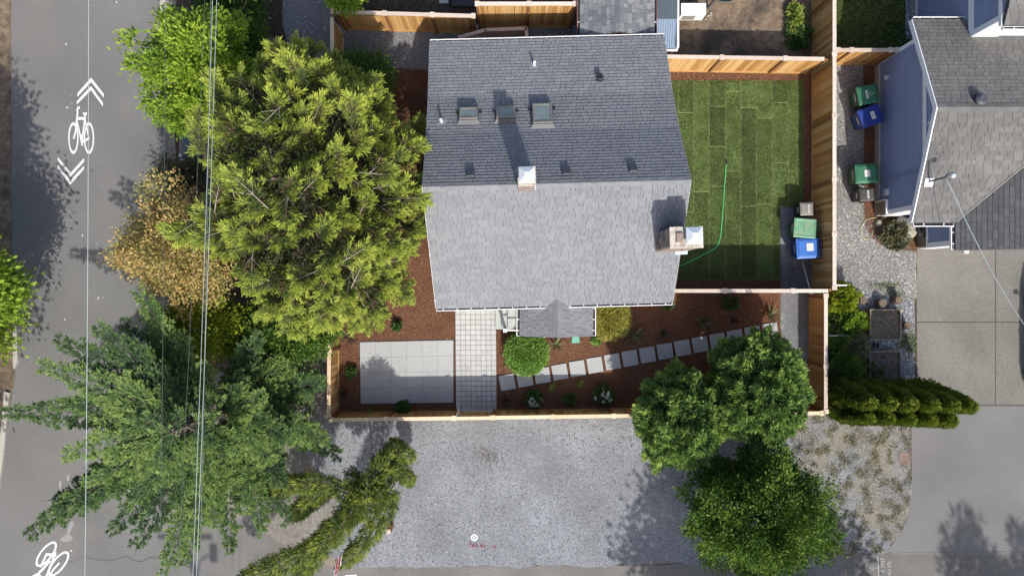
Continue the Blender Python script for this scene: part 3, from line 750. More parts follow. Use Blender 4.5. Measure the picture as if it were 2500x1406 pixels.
def fence(name, label, a, b, h, face=1, posts=None, capmat='cap_wood', skip=(), gates=(), capw=.14, rails_back=True, cat='fence', group='cedar board fences', endcap=True, kick=True):
    """boards stand on the side `face` (+1 = left of a->b); posts = list of distances"""
    a = Vector((a[0], a[1], 0)); b = Vector((b[0], b[1], 0))
    d = b - a; Ln = d.length; ang = math.atan2(d.y, d.x)
    t = thing(name, label, cat, a, ang, group)
    mw = W[t]
    if posts is None:
        n = max(1, round(Ln / 2.44)); posts = [Ln * i / n for i in range(n + 1)]
    mb = lambda: MB(mw)
    bw = .141
    n = int(Ln / bw)
    step = Ln / n
    rg = random.Random(len(label) * 31 + int(Ln * 100))
    for i in range(n):
        x = step * (i + .5)
        k = rg.randrange(8)
        me = shared(('board', round(h, 2), k), lambda: MB().box((0, 0, h / 2 - .02), (bw - .003, .019, h - .07), tint=min(1, max(0, k / 7))).build('board', MT['cedar_board'], None, I4))
        link('board', me, t, mw @ Matrix.Translation((x, face * (.012 + rg.uniform(0, .006)), .03)) @ Matrix.Rotation(rg.uniform(-.004, .004), 4, 'Y'))
    for i, x in enumerate(posts):
        m = mb().box((x, face * .05, h / 2 - .005), (.092, .1, h - .01)).build('post', MT['cedar_post'], t)
        if i < len(posts) - 1:
            x1 = posts[i + 1]
            c_ = mb().box(((x + x1) / 2, face * .02, h + .003), (x1 - x - .175, capw, .036), tint=rg.random()).build('cap_rail', MT[capmat], t)
            for z in (.3, h - .22):
                mb().box(((x + x1) / 2, -face * .02, z), (x1 - x - .1, .04, .088)).build('rail', MT['cedar_post'], t)
            if kick: mb().box(((x + x1) / 2, face * .04, .09), (x1 - x - .1, .03, .12)).build('kick_board', MT['cedar_board'], t)
        if endcap or 0 < i < len(posts) - 1:
            mb().box((x, face * .02, h + .012), (.17, .19, .055), tint=rg.random()).build('post_cap', MT[capmat], t)
    return t

YF0 = P(800, 1026, 1.5); YF1 = P(2017, 1009, 1.5)
def on_front(px, z=1.5):
    u = (px - 800) / (2017 - 800)
    return YF0.lerp(YF1, u)
Lf = (YF1.xy - YF0.xy).length
fl = lambda px: Lf * (px - 800) / (2017 - 800)
fence('front_fence', 'low cedar fence left of the front gate along the gravel', on_front(806)[:2], on_front(1111)[:2], 1.5, 1,
      posts=[0.05, fl(944) - fl(806), fl(1111) - fl(806) - .05], capmat='cap_wood2')
fence('front_fence', 'long low cedar fence right of the front gate, along gravel and round conifers', on_front(1200)[:2], on_front(2010)[:2], 1.5, 1,
      posts=[.05] + [fl(p) - fl(1200) for p in (1350, 1498, 1646, 1794, 1905)] + [fl(2010) - fl(1200) - .05], capmat='cap_wood2')
def gate(name, label, a, b, h, face=1):
    a = Vector((a[0], a[1], 0)); b = Vector((b[0], b[1], 0)); d = b - a; Ln = d.length
    t = thing(name, label, 'gate', a, math.atan2(d.y, d.x), 'cedar gates')
    mw = W[t]; n = int(Ln / .14); st = Ln / n
    for i in range(n):
        MB(mw).box((st * (i + .5), 0, h / 2 + .02), (st - .004, .019, h - .1), tint=random.random()).build('board', MT['cedar_board'], t)
    for z in (.22, h - .16):
        MB(mw).box((Ln / 2, face * .03, z), (Ln - .08, .036, .09)).build('rail', MT['cap_wood2'], t)
    for x in (.08, Ln - .08):
        MB(mw).box((x, face * .032, h / 2), (.09, .036, h - .5)).build('stile', MT['cap_wood2'], t)
    MB(mw).box((Ln / 2, .01, h + .003), (Ln - .02, .13, .034), tint=.6).build('cap_rail', MT['cap_wood2'], t)
    for z in (.3, h - .3):
        MB(mw).box((.14, face * .055, z), (.22, .012, .04)).build('hinge', MT['black'], t)
    MB(mw).box((Ln - .06, face * .07, h * .6), (.05, .04, .14)).build('latch', MT['black'], t)
    return t
g0 = on_front(1112.5); g1 = on_front(1200)
gate('garden_gate', 'low cedar gate at the lower end of the small paver walk', g0[:2], g1[:2], 1.5)
# left side
fence('side_fence', 'cedar fence on the left edge of the front garden', (-7.0, 4.8), (-7.08, -5.02), 1.5, 1, posts=[.05, 2.4, 4.8, 7.25, 9.75], capmat='cap_wood2')
fence('side_fence', 'short cedar fence panel below the left back gate', (-6.86, 8.62), (-6.95, 4.95), 1.8, 1, posts=[.05, 1.85, 3.6], capmat='cap_wood2')
gate('garden_gate', 'tall cedar gate with pale frame at the left back corner', (-6.86, 10.3), (-6.86, 8.72), 1.8, 1)
fence('side_fence', 'cedar fence running up out of the top edge above the left gate', (-6.83, 16.0), (-6.83, 10.45), 1.8, 1, posts=[.05, 2.8, 5.5], capmat='cap_wood2')
fence('back_fence', 'cedar back fence in shade along the dark gravel yard', (-6.75, 10.52), (-1.42, 10.36), 1.8, -1, posts=[.06, 1.9, 3.72, 5.28], capmat='cap_wood')
fence('back_fence', 'tall cedar fence panel between shaded fence and shed roof', (-1.36, 10.62), (2.42, 10.62), 2.3, -1, posts=[.06, 2.0, 3.72], capmat='cap_wood')
fence('back_fence', 'sunlit cedar fence with white cap above the lawn', (5.6, 8.84), (12.1, 8.74), 1.75, -1, posts=[.05, 2.4, 4.83, 6.4], capmat='cap_wood', endcap=False)
fence('side_fence', 'long tall cedar fence right of the lawn', (12.22, 16.0), (12.22, -.05), 1.95, -1, posts=[.05, 2.45, 4.88, 7.16, 9.5, 11.9, 13.98, 16.0], capmat='cap_wood')
fence('middle_fence', 'white capped fence between lawn and front garden, seen from straight above', (5.45, -.13), (12.1, -.13), 1.95, 1, posts=[.05, 2.6, 5.18, 6.6], capmat='cap_wood', endcap=False)
fence('side_fence', 'lower cedar fence right of the front garden path', (12.1, -.25), (12.1, -4.8), 1.5, -1, posts=[.05, 2.75, 4.5], capmat='cap_wood')
fence('neighbour_fence', 'short cedar fence joining the long fence to the blue house', (12.36, 9.1), (14.75, 9.1), 1.7, -1, posts=[.1, .62, 2.1, 2.35], capmat='cap_wood')

# ------------------------------------------------------------------ shingle fields
def shingle_field(roof, org, u, up, width, length, mat, key, expo=.137, tabs=(.24, .3, .36), nkeep=300, rgseed=1, thick=.02, keep_from_top=True, test=None, lift=.0):
    """roof = parent part; org = lower left corner; u along the eave; up the slope. nkeep tabs become objects, the rest one part."""
    u = u.normalized(); up = up.normalized(); nrm = u.cross(up).normalized()
    rg = random.Random(rgseed)
    rows = int(length / expo)
    expo = length / rows
    items = []
    for r in range(rows):
        x = -rg.uniform(0, tabs[-1])
        while x < width - .01:
            w = rg.choice(tabs)
            x0 = max(x, 0); x1 = min(x + w, width)
            full = (x0 == x and x1 == x + w)
            if x1 - x0 > .03:
                c = org + u * ((x0 + x1) / 2) + up * (r * expo + expo * .55)
                if test is None or test(c):
                    items.append((r, x0, x1, w if full else None, rg.randrange(6)))
            x += w
    order = sorted(items, key=lambda it: -it[0]) if keep_from_top else items
    rot = Matrix((u, up, nrm)).transposed().to_4x4()
    rest = MB(); cnt = 0
    for r, x0, x1, w, k in order:
        off = rg.uniform(-.004, .004)
        jit = rg.uniform(0, .004)
        base = org + u * ((x0 + x1) / 2) + up * (r * expo + off) + nrm * (lift + jit)
        mw = Matrix.Translation(base) @ rot
        if w is not None and cnt < nkeep:
            def mk():
                ww = w - .012; e = expo * 1.12
                m = MB()
                m.add([(-ww/2, 0, 0), (ww/2, 0, 0), (ww/2, e, -.002), (-ww/2, e, -.002), (-ww/2, 0, thick), (ww/2, 0, thick), (ww/2, e, .003), (-ww/2, e, .003)],
                      [(0, 3, 2, 1), (4, 5, 6, 7), (0, 1, 5, 4), (1, 2, 6, 5), (2, 3, 7, 6), (3, 0, 4, 7)], k / 5)
                return m.build('shingle', mat, None, I4)
            link('shingle', shared((key, w, k, round(expo, 4)), mk), roof, mw)
            cnt += 1
        else:
            ww = x1 - x0 - .012; e = expo * 1.12
            vs = [(-ww/2, 0, 0), (ww/2, 0, 0), (ww/2, e, -.002), (-ww/2, e, -.002), (-ww/2, 0, thick), (ww/2, 0, thick), (ww/2, e, .003), (-ww/2, e, .003)]
            rest.add([mw @ Vector(p) for p in vs], [(0, 3, 2, 1), (4, 5, 6, 7), (0, 1, 5, 4), (1, 2, 6, 5), (2, 3, 7, 6), (3, 0, 4, 7)], k / 5)
    if rest.v:
        o = rest.build('shingles', mat, roof); o['kind'] = 'stuff'

def slab(pts, th):
    """closed slab below a planar quad (world points, counter-clockwise from above)"""
    m = MB(); n = len(pts)
    dn = Vector((0, 0, -th))
    vs = [Vector(p) for p in pts] + [Vector(p) + dn for p in pts]
    fs = [tuple(range(n)), tuple(range(2 * n - 1, n - 1, -1))] + [(i, n + i, n + (i + 1) % n, (i + 1) % n) for i in range(n)]
    m.add(vs, fs); return m

def gutter(parent, a, b, out, name='gutter', w=.11, mat='white', nbr=None, inner=None, hh=.1, bmat=None):
    """open trough from a to b; out = horizontal outward direction"""
    a = Vector(a); b = Vector(b); d = (b - a); Ln = d.length; d.normalize(); out = Vector(out).normalized()
    t = .012
    def seg(q0, q1, o0, o1, z0, z1, nm, mt, par):
        m = MB(); vs = []
        for q in (q0, q1):
            for o, z in ((o0, z0), (o1, z0), (o1, z1), (o0, z1)):
                vs.append(a + d * q + out * o + Vector((0, 0, z)))
        m.add(vs, [(0, 1, 2, 3), (7, 6, 5, 4), (0, 4, 5, 1), (1, 5, 6, 2), (2, 6, 7, 3), (3, 7, 4, 0)])
        return m.build(nm, mt, par)
    g = seg(0, Ln, w - .026, w, -hh, .0, name, MT[mat], parent)
    seg(0, Ln, 0, w - .027, -hh, -hh + t, 'trough', MT['gutter_dirt'], g)
    seg(-.004, .01, .003, w - .028, -hh + .014, -.002, 'end_plate', MT[mat], g)
    seg(Ln - .01, Ln + .004, .003, w - .028, -hh + .014, -.002, 'end_plate', MT[mat], g)
    n = nbr if nbr is not None else max(2, int(Ln / .6))
    for i in range(n):
        q = Ln * (i + .5) / n
        seg(q - .012, q + .012, .002, w - .028, -.02, .002, 'bracket', MT[bmat or mat], g)
    return g

# ------------------------------------------------------------------ main house
HO = Vector((1.42, 3.31, 0)); HR = R(1.5)
house = thing('house', 'house with a pale grey shingled gable roof and skylights in the middle of the lot', 'house', HO, HR)
HW = W[house]
L2 = 4.25
ZRDG, ZS, ZB, ZN = 6.2, 3.26, 4.32, 3.03
VS, VB, VN = -3.91, 2.66, 5.68
V1, Z1, V2, Z2 = 2.0, 4.786, 3.4, 4.0
def hl(u, v, z): return HW @ Vector((u, v, z))
# walls
mb = MB(HW)
mb.prism([(-L2 + .35, VS + .45), (L2 - .35, VS + .45), (L2 - .35, VN - .45), (-L2 + .35, VN - .45)], 0, 2.85)
for s_ in (-1, 1):
    x = s_ * (L2 - .36)
    mb.add([(x - .02, VS + .5, 2.8), (x - .02, VN - .5, 2.8), (x - .02, VB, ZB - .28), (x - .02, 0, ZRDG - .2), (x + .02, VS + .5, 2.8), (x + .02, VN - .5, 2.8), (x + .02, VB, ZB - .28), (x + .02, 0, ZRDG - .2)],
           [(0, 1, 2, 3), (7, 6, 5, 4), (0, 4, 5, 1), (1, 5, 6, 2), (2, 6, 7, 3), (3, 7, 4, 0)])
mb.build('wall', MT['wall'], house)
def window(parent, mw, w, h, name='window'):
    f = MB(mw); t = .06
    f.box((0, 0, h / 2 + t / 2), (w + 2 * t, .06, t)); f.box((0, 0, -h / 2 - t / 2), (w + 2 * t, .08, t))
    f.box((-w / 2 - t / 2, 0, 0), (t, .06, h)); f.box((w / 2 + t / 2, 0, 0), (t, .06, h)); f.box((0, 0, 0), (.03, .05, h))
    fo = f.build(name, MT['white'], parent)
    MB(mw).box((0, .01, 0), (w, .02, h)).build('pane', MT['glass_dark'], fo)
for u_ in (-2.8, 3.0):
    window(house, HW @ Matrix.Translation((u_, VS + .43, 1.5)), 1.3, 1.1)
window(house, HW @ Matrix.Translation((L2 - .33, 2.4, 1.5)) @ Matrix.Rotation(R(90), 4, 'Z'), 1.1, 1.0)
window(house, HW @ Matrix.Translation((-L2 + .33, .6, 1.5)) @ Matrix.Rotation(R(-90), 4, 'Z'), 1.1, 1.0)
d_ = MB(HW).box((.2, VS + .42, 1.4), (.95, .06, 2.05)).build('door', MT['redbrown'], house)
MB(HW).box((.55, VS + .36, 1.35), (.04, .06, .12)).build('handle', MT['black'], d_)
# roof: two roofs sides in one part with shingle children
rf = MB()
th = .14
def addslab(pts): 
    m = slab(pts, th); rf.add(m.v, m.f)
addslab([hl(-L2, VS, ZS), hl(L2, VS, ZS), hl(L2, 0, ZRDG), hl(-L2, 0, ZRDG)])
for (a0, b0, a1, b1) in ((0, ZRDG, V1, Z1), (V1, Z1, V2, Z2), (V2, Z2, VN, ZN)):
    addslab([hl(-L2, a0 + .002, b0 - .001), hl(L2, a0 + .002, b0 - .001), hl(L2, a1, b1), hl(-L2, a1, b1)])
roof = rf.build('roof', MT['deck'], house)
U = (HW.to_3x3() @ Vector((1, 0, 0)))
pS = hl(-L2 - .02, VS - .03, ZS - .02); upS = hl(0, 0, ZRDG) - hl(0, VS, ZS)
shingle_field(roof, pS, U, upS, 2 * L2 + .04, upS.length + .02, MT['shingle'], 'hs', nkeep=300, rgseed=11, lift=.005, tabs=(.16, .22, .28, .36))
pB = hl(L2 + .02, V1, Z1); upB = hl(0, 0, ZRDG) - hl(0, V1, Z1)
shingle_field(roof, pB, -U, upB, 2 * L2 + .04, upB.length + .02, MT['shingle'], 'hs', nkeep=0, rgseed=12, lift=.007, thick=.03, tabs=(.16, .22, .28, .36))
pM = hl(L2 + .02, V2, Z2); upM = hl(0, V1, Z1) - hl(0, V2, Z2)
shingle_field(roof, pM, -U, upM, 2 * L2 + .04, upM.length + .03, MT['shingle'], 'hs', nkeep=0, rgseed=14, lift=.006, thick=.03, tabs=(.16, .22, .28, .36))
pN = hl(L2 + .02, VN + .03, ZN - .012); upN = hl(0, V2, Z2) - hl(0, VN, ZN)
shingle_field(roof, pN, -U, upN, 2 * L2 + .04, upN.length + .05, MT['shingle'], 'hs', nkeep=0, rgseed=13, lift=.005, thick=.03, tabs=(.16, .22, .28, .36))
# ridge caps
n = 32
for i in range(n):
    x = -L2 + (i + .5) * 2 * L2 / n
    m = MB(HW); w = 2 * L2 / n * 1.1; z0 = ZRDG + .03; s1 = .12; k = random.random()
    e = .008 * (1 if i % 2 else 0)
    m.add([(x - w/2, -s1, z0 - s1 * .75 - .004), (x + w/2, -s1, z0 - s1 * .75 + .004), (x + w/2, 0, z0 + .006 + e), (x - w/2, 0, z0 - .002 + e), (x + w/2, s1, z0 - s1 * .7 + .004), (x - w/2, s1, z0 - s1 * .7 - .004)],
          [(0, 1, 2, 3), (3, 2, 4, 5)], k)
    m.build('ridge_cap', MT['shingle'], roof)
# rake trim
for s_ in (-1, 1):
    for (v0, z0, v1, z1) in ((VS, ZS, 0, ZRDG), (0, ZRDG, V1, Z1), (V1, Z1, V2, Z2), (V2, Z2, VN, ZN)):
        m = MB(HW); x = s_ * (L2 + .006); x2 = s_ * (L2 + .028)
        m.add([(x, v0, z0 - .19), (x, v1, z1 - .19), (x, v1, z1 - .015), (x, v0, z0 - .015), (x2, v0, z0 - .19), (x2, v1, z1 - .19), (x2, v1, z1 - .015), (x2, v0, z0 - .015)],
              [(0, 1, 2, 3), (7, 6, 5, 4), (0, 4, 5, 1), (1, 5, 6, 2), (2, 6, 7, 3), (3, 7, 4, 0)])
        m.build('rake_board', MT['white_trim'], house)
Vd = (HW.to_3x3() @ Vector((0, 1, 0)))
def eave_u(px): return (P(px, 745, ZS) - HO).dot(U)
gutter(house, hl(-L2, VS - .02, ZS - .03), hl(eave_u(1336), VS - .02, ZS - .03), -Vd, nbr=8)
gutter(house, hl(eave_u(1375), VS - .02, ZS - .03), hl(L2, VS - .02, ZS - .03), -Vd, nbr=8)
gutter(house, hl(-L2, VN + .03, ZN - .03), hl(L2, VN + .03, ZN - .03), Vd, nbr=15)
nS = U.cross(upS).normalized(); nB = (-U).cross(upB).normalized(); nN = (-U).cross(upN).normalized(); nM = (-U).cross(upM).normalized()
def onM(px, py): return hit(px, py, pM, nM)
def onS(px, py): return hit(px, py, pS, nS)
def onB(px, py): return hit(px, py, pB, nB)
def onN(px, py): return hit(px, py, pN, nN)
def frame_on(p, u, up, n): return Matrix.Translation(p) @ Matrix((u, up, n)).transposed().to_4x4()
# skylights on the lower rear slope near the pitch break
def skylight(px, py, w, l, label):
    p = onM(px, py)
    mw = frame_on(p, -U, upM.normalized(), nM)
    cb = MB(mw).box((0, 0, .07), (w + .04, l + .04, .22)).build('skylight', MT['charcoal'], house)
    cb['label'] = label
    f = MB(mw); t = .055; z = .2
    f.box((0, l / 2 - t / 2, z), (w, t, .06)); f.box((0, -l / 2 + t / 2, z), (w, t, .06)); f.box((w / 2 - t / 2, 0, z), (t, l - 2 * t, .06)); f.box((-w / 2 + t / 2, 0, z), (t, l - 2 * t, .06))
    f.build('frame', MT['sky_frame'], cb)
    MB(mw).box((0, 0, .195), (w - 2 * t, l - 2 * t, .02)).build('pane', MT['glass'], cb)
    MB(mw).box((0, l * .17, .207), (w - 2 * t, .012, .008)).build('shade_bar', MT['sky_frame'], cb)
    # apron flashing on the uphill side and clips
    m = MB(mw); y0 = l / 2 + .02; y1 = l / 2 + .11
    m.add([(-w/2 - .02, y0, .16), (w/2 + .02, y0, .16), (w/2 + .1, y1, .02), (-w/2 - .1, y1, .02), (-w/2 - .02, y0, .0), (w/2 + .02, y0, .0), (w/2 + .1, y1, 0), (-w/2 - .1, y1, 0)],
          [(0, 1, 2, 3), (3, 2, 6, 7), (0, 3, 7, 4), (1, 5, 6, 2), (4, 7, 6, 5)])
    m.build('flashing', MT['charcoal'], cb)
    for s_ in (-1, 1):
        MB(mw).box((s_ * (w / 2 + .08), -l / 2 + .08, .05), (.12, .07, .05)).build('bracket', MT['black'], cb)
skylight(1145, 287, .62, .5, 'small left skylight')
skylight(1235, 284, .62, .5, 'small middle skylight')
skylight(1324, 287, .66, .86, 'larger right skylight')
# low box vents near the ridge
for px, py in ((1149, 428), (1383, 423), (1545, 416)):
    p = onB(px, py); mw = frame_on(p, -U, upB.normalized(), nB)
    v_ = MB(mw).box((0, 0, .07), (.27, .27, .1), taper=(1.0, 1.0)).build('roof_vent', MT['charcoal'], house, bevel=.02)
    MB(mw).box((0, 0, .018), (.36, .36, .012)).build('base_plate', MT['charcoal'], v_)
# hooded exhaust vent
p = onN(1464, 195); mw = frame_on(p, -U, upN.normalized(), nN)
v_ = MB(mw).box((0, .02, .13), (.17, .24, .22), taper=(1, 1)).build('exhaust_vent', MT['black'], house, bevel=.02)
MB(mw).box((0, .0, .02), (.36, .3, .012)).build('base_plate', MT['charcoal'], v_)
MB(mw).box((0, .12, .22), (.19, .1, .04)).build('hood', MT['charcoal'], v_)
# plumbing pipes
for px, py, fn, nn, uu in ((1304, 160, onN, nN, upN), (1079, 299, onM, nM, upM)):
    p = fn(px, py); mw = frame_on(p, -U, uu.normalized(), nn)
    b_ = MB(mw).box((0, 0, .014), (.26, .26, .012)).build('vent_pipe', MT['galv'], house)
    MB().tube([p, p + Vector((0, 0, .36))], [.05, .045], 10).build('pipe', MT['white'], b_)
# ridge chimney
def brickstack(px_c, py_c, zt, base_z, sx, sy, label, capbox, rot=HR, topm='mortar'):
    c = P(px_c, py_c, zt)
    mw = Matrix.Translation((c.x, c.y, 0)) @ Matrix.Rotation(rot, 4, 'Z')
    st = MB(mw).box2((-sx/2 + .012, -sy/2 + .012, base_z), (sx/2 - .012, sy/2 - .012, zt - .06)).build('chimney', MT['mortar'], house)
    st['label'] = label
    rows = int((zt - .06 - base_z) / .078)
    for r in range(rows):
        z = base_z + r * .078 + .036
        if r % 2 == 0: pass
        for ax in (0, 1):
            ln = sx if ax == 0 else sy
            k = max(2, round(ln / .21))
            for i in range(k):
                for s_ in (-1, 1):
                    q = -ln / 2 + (i + .5 + (.25 if r % 2 else -.0)) * ln / k
                    if q > ln / 2 - .07: continue
                    key = ('brick', round(ln / k, 3), random.randrange(5))
                    me = shared(key, lambda: MB().box((0, 0, 0), (ln / k - .014, .03, .064), tint=key[2] / 4).build('brick', MT['brick'], None, I4))
                    if ax == 0: m2 = mw @ Matrix.Translation((q, s_ * (sy / 2 - .008), z))
                    else: m2 = mw @ Matrix.Translation((s_ * (sx / 2 - .008), q, z)) @ Matrix.Rotation(R(90), 4, 'Z')
                    link('brick', me, st, m2)
    MB(mw).box((0, 0, zt - .03), (sx + .05, sy + .05, .06), taper=(.95, .95)).build('crown', MT[topm], st)
    bx, by, cw, cd, ch = capbox
    MB(mw).box((bx, by, zt + .1), (cw * .72, cd * .72, .2)).build('screen', MT['charcoal'], st)
    m = MB(mw); z0 = zt + .19; w = cw / 2; d = cd / 2; iw = w * .3; idd = d * .3
    vs = [(bx - w, by - d, z0), (bx + w, by - d, z0), (bx + w, by + d, z0), (bx - w, by + d, z0), (bx - w, by - d, z0 + .03), (bx + w, by - d, z0 + .03), (bx + w, by + d, z0 + .03), (bx - w, by + d, z0 + .03),
          (bx - iw, by - idd, z0 + .14), (bx + iw, by - idd, z0 + .14), (bx + iw, by + idd, z0 + .14), (bx - iw, by + idd, z0 + .14)]
    m.add(vs, [(0, 3, 2, 1), (0, 1, 5, 4), (1, 2, 6, 5), (2, 3, 7, 6), (3, 0, 4, 7), (4, 5, 9, 8), (5, 6, 10, 9), (6, 7, 11, 10), (7, 4, 8, 11), (8, 9, 10, 11)])
    m.build('cap', MT['galv'], st)
    return st, mw
st, mw = brickstack(1286, 431, 7.25, 5.7, .5, .55, 'small ridge chimney with a pale square cap', (.0, .02, .47, .47, .2))
c = onS(1286, 459)
MB(frame_on(c, U, upS.normalized(), nS)).box((0, .03, .035), (.58, .12, .05)).build('flashing', MT['copper'], st)
st2, mw2 = brickstack(1676, 580, 6.85, 3.2, .98, .62, 'weathered brick chimney on the right roof edge', (.19, .04, .5, .52, .2))
p = onS(1671, 616)
MB(frame_on(p, U, upS.normalized(), nS)).box((-.12, .03, .04), (.42, .14, .05)).build('flashing', MT['copper'], st2)
MB(mw2).box((-.22, 0, 6.87), (.2, .28, .12), taper=(1.1, 1.1)).build('flue', MT['brick'], st2)

# front porch: little gable roof running forward
EX0, EX1, EYS = P(1270, 800, 2.72).x, P(1446, 800, 2.72).x, P(1362, 821, 3.0).y
XM = (EX0 + EX1) / 2; ZE, ZP = 2.74, 3.42
YN = -.35
porch_up_l = Vector((XM - EX0, 0, ZP - ZE))
pr = MB()
m = slab([(EX0, EYS, ZE), (XM - .001, EYS, ZP), (XM - .001, YN, ZP), (EX0, YN, ZE)], .12); pr.add(m.v, m.f)
m = slab([(XM + .001, EYS, ZP), (EX1, EYS, ZE), (EX1, YN, ZE), (XM + .001, YN, ZP)], .12); pr.add(m.v, m.f)
proof = pr.build('porch_roof', MT['deck'], house)
LP = YN - EYS
shingle_field(proof, Vector((EX0 - .01, YN, ZE + .004)), Vector((0, -1, 0)), porch_up_l, LP + .02, porch_up_l.length, MT['shingle'], 'ps', expo=.15, nkeep=150, rgseed=21, tabs=(.2, .28, .34))
pr_r = Vector((XM - EX1, 0, ZP - ZE))
shingle_field(proof, Vector((EX1 + .01, EYS - .02, ZE + .004)), Vector((0, 1, 0)), pr_r, LP + .02, pr_r.length, MT['shingle'], 'ps', expo=.15, nkeep=150, rgseed=22, tabs=(.2, .28, .34))
for i in range(7):
    y = EYS + (i + .5) * LP / 7
    m = MB(); w = LP / 7 * 1.08; s1 = .13; z0 = ZP + .03; e = .006 * (i % 2)
    m.add([(XM - s1, y - w/2, z0 - s1 * .5), (XM, y - w/2, z0 + e), (XM, y + w/2, z0 - .008 + e), (XM - s1, y + w/2, z0 - s1 * .5 - .008), (XM + s1, y - w/2, z0 - s1 * .5), (XM + s1, y + w/2, z0 - s1 * .5 - .008)],
          [(0, 1, 2, 3), (1, 4, 5, 2)], random.random())
    m.build('ridge_cap', MT['shingle'], proof)
gutter(proof, (EX0 - .015, EYS, ZE - .02), (EX0 - .015, VS + 3.31 + .05, ZE - .02), (-1, 0, 0), nbr=3, w=.12)
gutter(proof, (EX1 + .015, EYS, ZE - .02), (EX1 + .015, VS + 3.31 + .05, ZE - .02), (1, 0, 0), nbr=3, w=.12)
MB().box2((EX0 + .12, EYS + .2, 0), (EX1 - .12, -.1, .42)).build('porch_floor', MT['step'], house)
for x in (EX0 + .25, EX1 - .25):
    MB().box2((x - .06, EYS + .26, .42), (x + .06, EYS + .38, ZE - .1)).build('porch_post', MT['white'], house)
# porch steps to the left
for i in range(3):
    a = P(1211 + i * 15, 803); x0 = a.x; x1 = x0 + .34
    MB().box2((x0, -1.66, .0), (x1 - .03, -.72, .13 * (i + 1) - .02)).build('step', MT['grit'], house)
    MB().box2((x0 - .02, -1.67, .13 * (i + 1) - .02), (x1 - .045, -.71, .13 * (i + 1) + .018)).build('tread', MT['step'], house)
hr = MB().box2((P(1233, 804, 1.0).x - .05, -1.72, .0), (P(1233, 804, 1.0).x + .05, -1.62, 1.0)).build('handrail', MT['white'], house)
MB().box2((P(1233, 804, 1.0).x - .07, -1.74, 1.0), (P(1233, 804, 1.0).x + .07, -1.60, 1.04)).build('post_cap', MT['white'], hr)
MB().box2((P(1233, 804, 1.0).x + .052, -1.69, .9), (EX0 + .19, -1.65, .95)).build('rail', MT['white'], hr)
# rear deck rail
dk = thing('deck', 'small rear deck with pale wooden rail behind the house', 'deck', P(1200, 100))
dp = [P(1120, 92, .95), P(1185, 74, .95), P(1285, 70, .95), P(1286, 92, .95)]
MB().box2((P(1120, 92).x + .25, 8.75, 0), (P(1285, 92, .95).x, P(1185, 72, .95).y - .02, .15)).build('deck_floor', MT['deckwood'], dk)
for a, b in zip(dp, dp[1:]):
    d = (b - a); q = math.atan2(d.y, d.x)
    MB(Matrix.Translation((a + b) / 2) @ Matrix.Rotation(q, 4, 'Z')).box((0, 0, 0), (d.length + .06, .13, .04)).build('rail', MT['cap_wood'], dk)
    MB(Matrix.Translation((a + b) / 2) @ Matrix.Rotation(q, 4, 'Z')).box((0, 0, -.4), (d.length, .02, .7)).build('rail_panel', MT['deckwood'], dk)
for a in dp[1:]:
    MB().box2((a.x - .05, a.y - .05, 0), (a.x + .05, a.y + .05, .93)).build('post', MT['deckwood'], dk)

# ------------------------------------------------------------------ shed behind the house
SX0, SX1 = P(1416, 40, 2.5).x, P(1597, 40, 2.5).x
SXM = (SX0 + SX1) / 2; SY0, SY1 = 9.25, 16.5; SZE, SZR = 2.5, 3.15
shed = thing('shed', 'shed with grey shingled gable roof and brown gutters at the top edge', 'shed', (SXM, 11, 0))
MB().box2((SX0 + .25, SY0 + .25, 0), (SX1 - .25, SY1 - .2, SZE)).build('wall', MT['redbrown'], shed)
m_ = MB()
m = slab([(SX0, SY0, SZE), (SXM - .001, SY0, SZR), (SXM - .001, SY1, SZR), (SX0, SY1, SZE)], .1); m_.add(m.v, m.f)
m = slab([(SXM + .001, SY0, SZR), (SX1, SY0, SZE), (SX1, SY1, SZE), (SXM + .001, SY1, SZR)], .1); m_.add(m.v, m.f)
sroof = m_.build('roof', MT['deck'], shed)
ul = Vector((SXM - SX0, 0, SZR - SZE)); ur = Vector((SXM - SX1, 0, SZR - SZE))
shingle_field(sroof, Vector((SX0, SY1, SZE + .004)), Vector((0, -1, 0)), ul, SY1 - SY0, ul.length, MT['shingle_s'], 'ss', expo=.165, nkeep=150, rgseed=31, tabs=(.16, .24, .32, .4))
shingle_field(sroof, Vector((SX1, SY0, SZE + .004)), Vector((0, 1, 0)), ur, SY1 - SY0, ur.length, MT['shingle_s'], 'ss', expo=.165, nkeep=150, rgseed=32, tabs=(.16, .24, .32, .4))
for i in range(22):
    y = SY0 + (i + .5) * .307; m = MB(); w = .32; s1 = .15; z0 = SZR + .03; e = .006 * (i % 2)
    m.add([(SXM - s1, y - w/2, z0 - s1 * .46), (SXM, y - w/2, z0 + e), (SXM, y + w/2, z0 - .006 + e), (SXM - s1, y + w/2, z0 - s1 * .46 - .006), (SXM + s1, y - w/2, z0 - s1 * .46), (SXM + s1, y + w/2, z0 - s1 * .46 - .006)],
          [(0, 1, 2, 3), (1, 4, 5, 2)], random.random())
    m.build('ridge_cap', MT['shingle_s'], sroof)
for x, o in ((SX0 - .01, (-1, 0, 0)), (SX1 + .01, (1, 0, 0))):
    g = gutter(shed, (x, SY0, SZE - .02), (x, SY1, SZE - .02), o, w=.1, mat='redbrown', nbr=6, bmat='white')
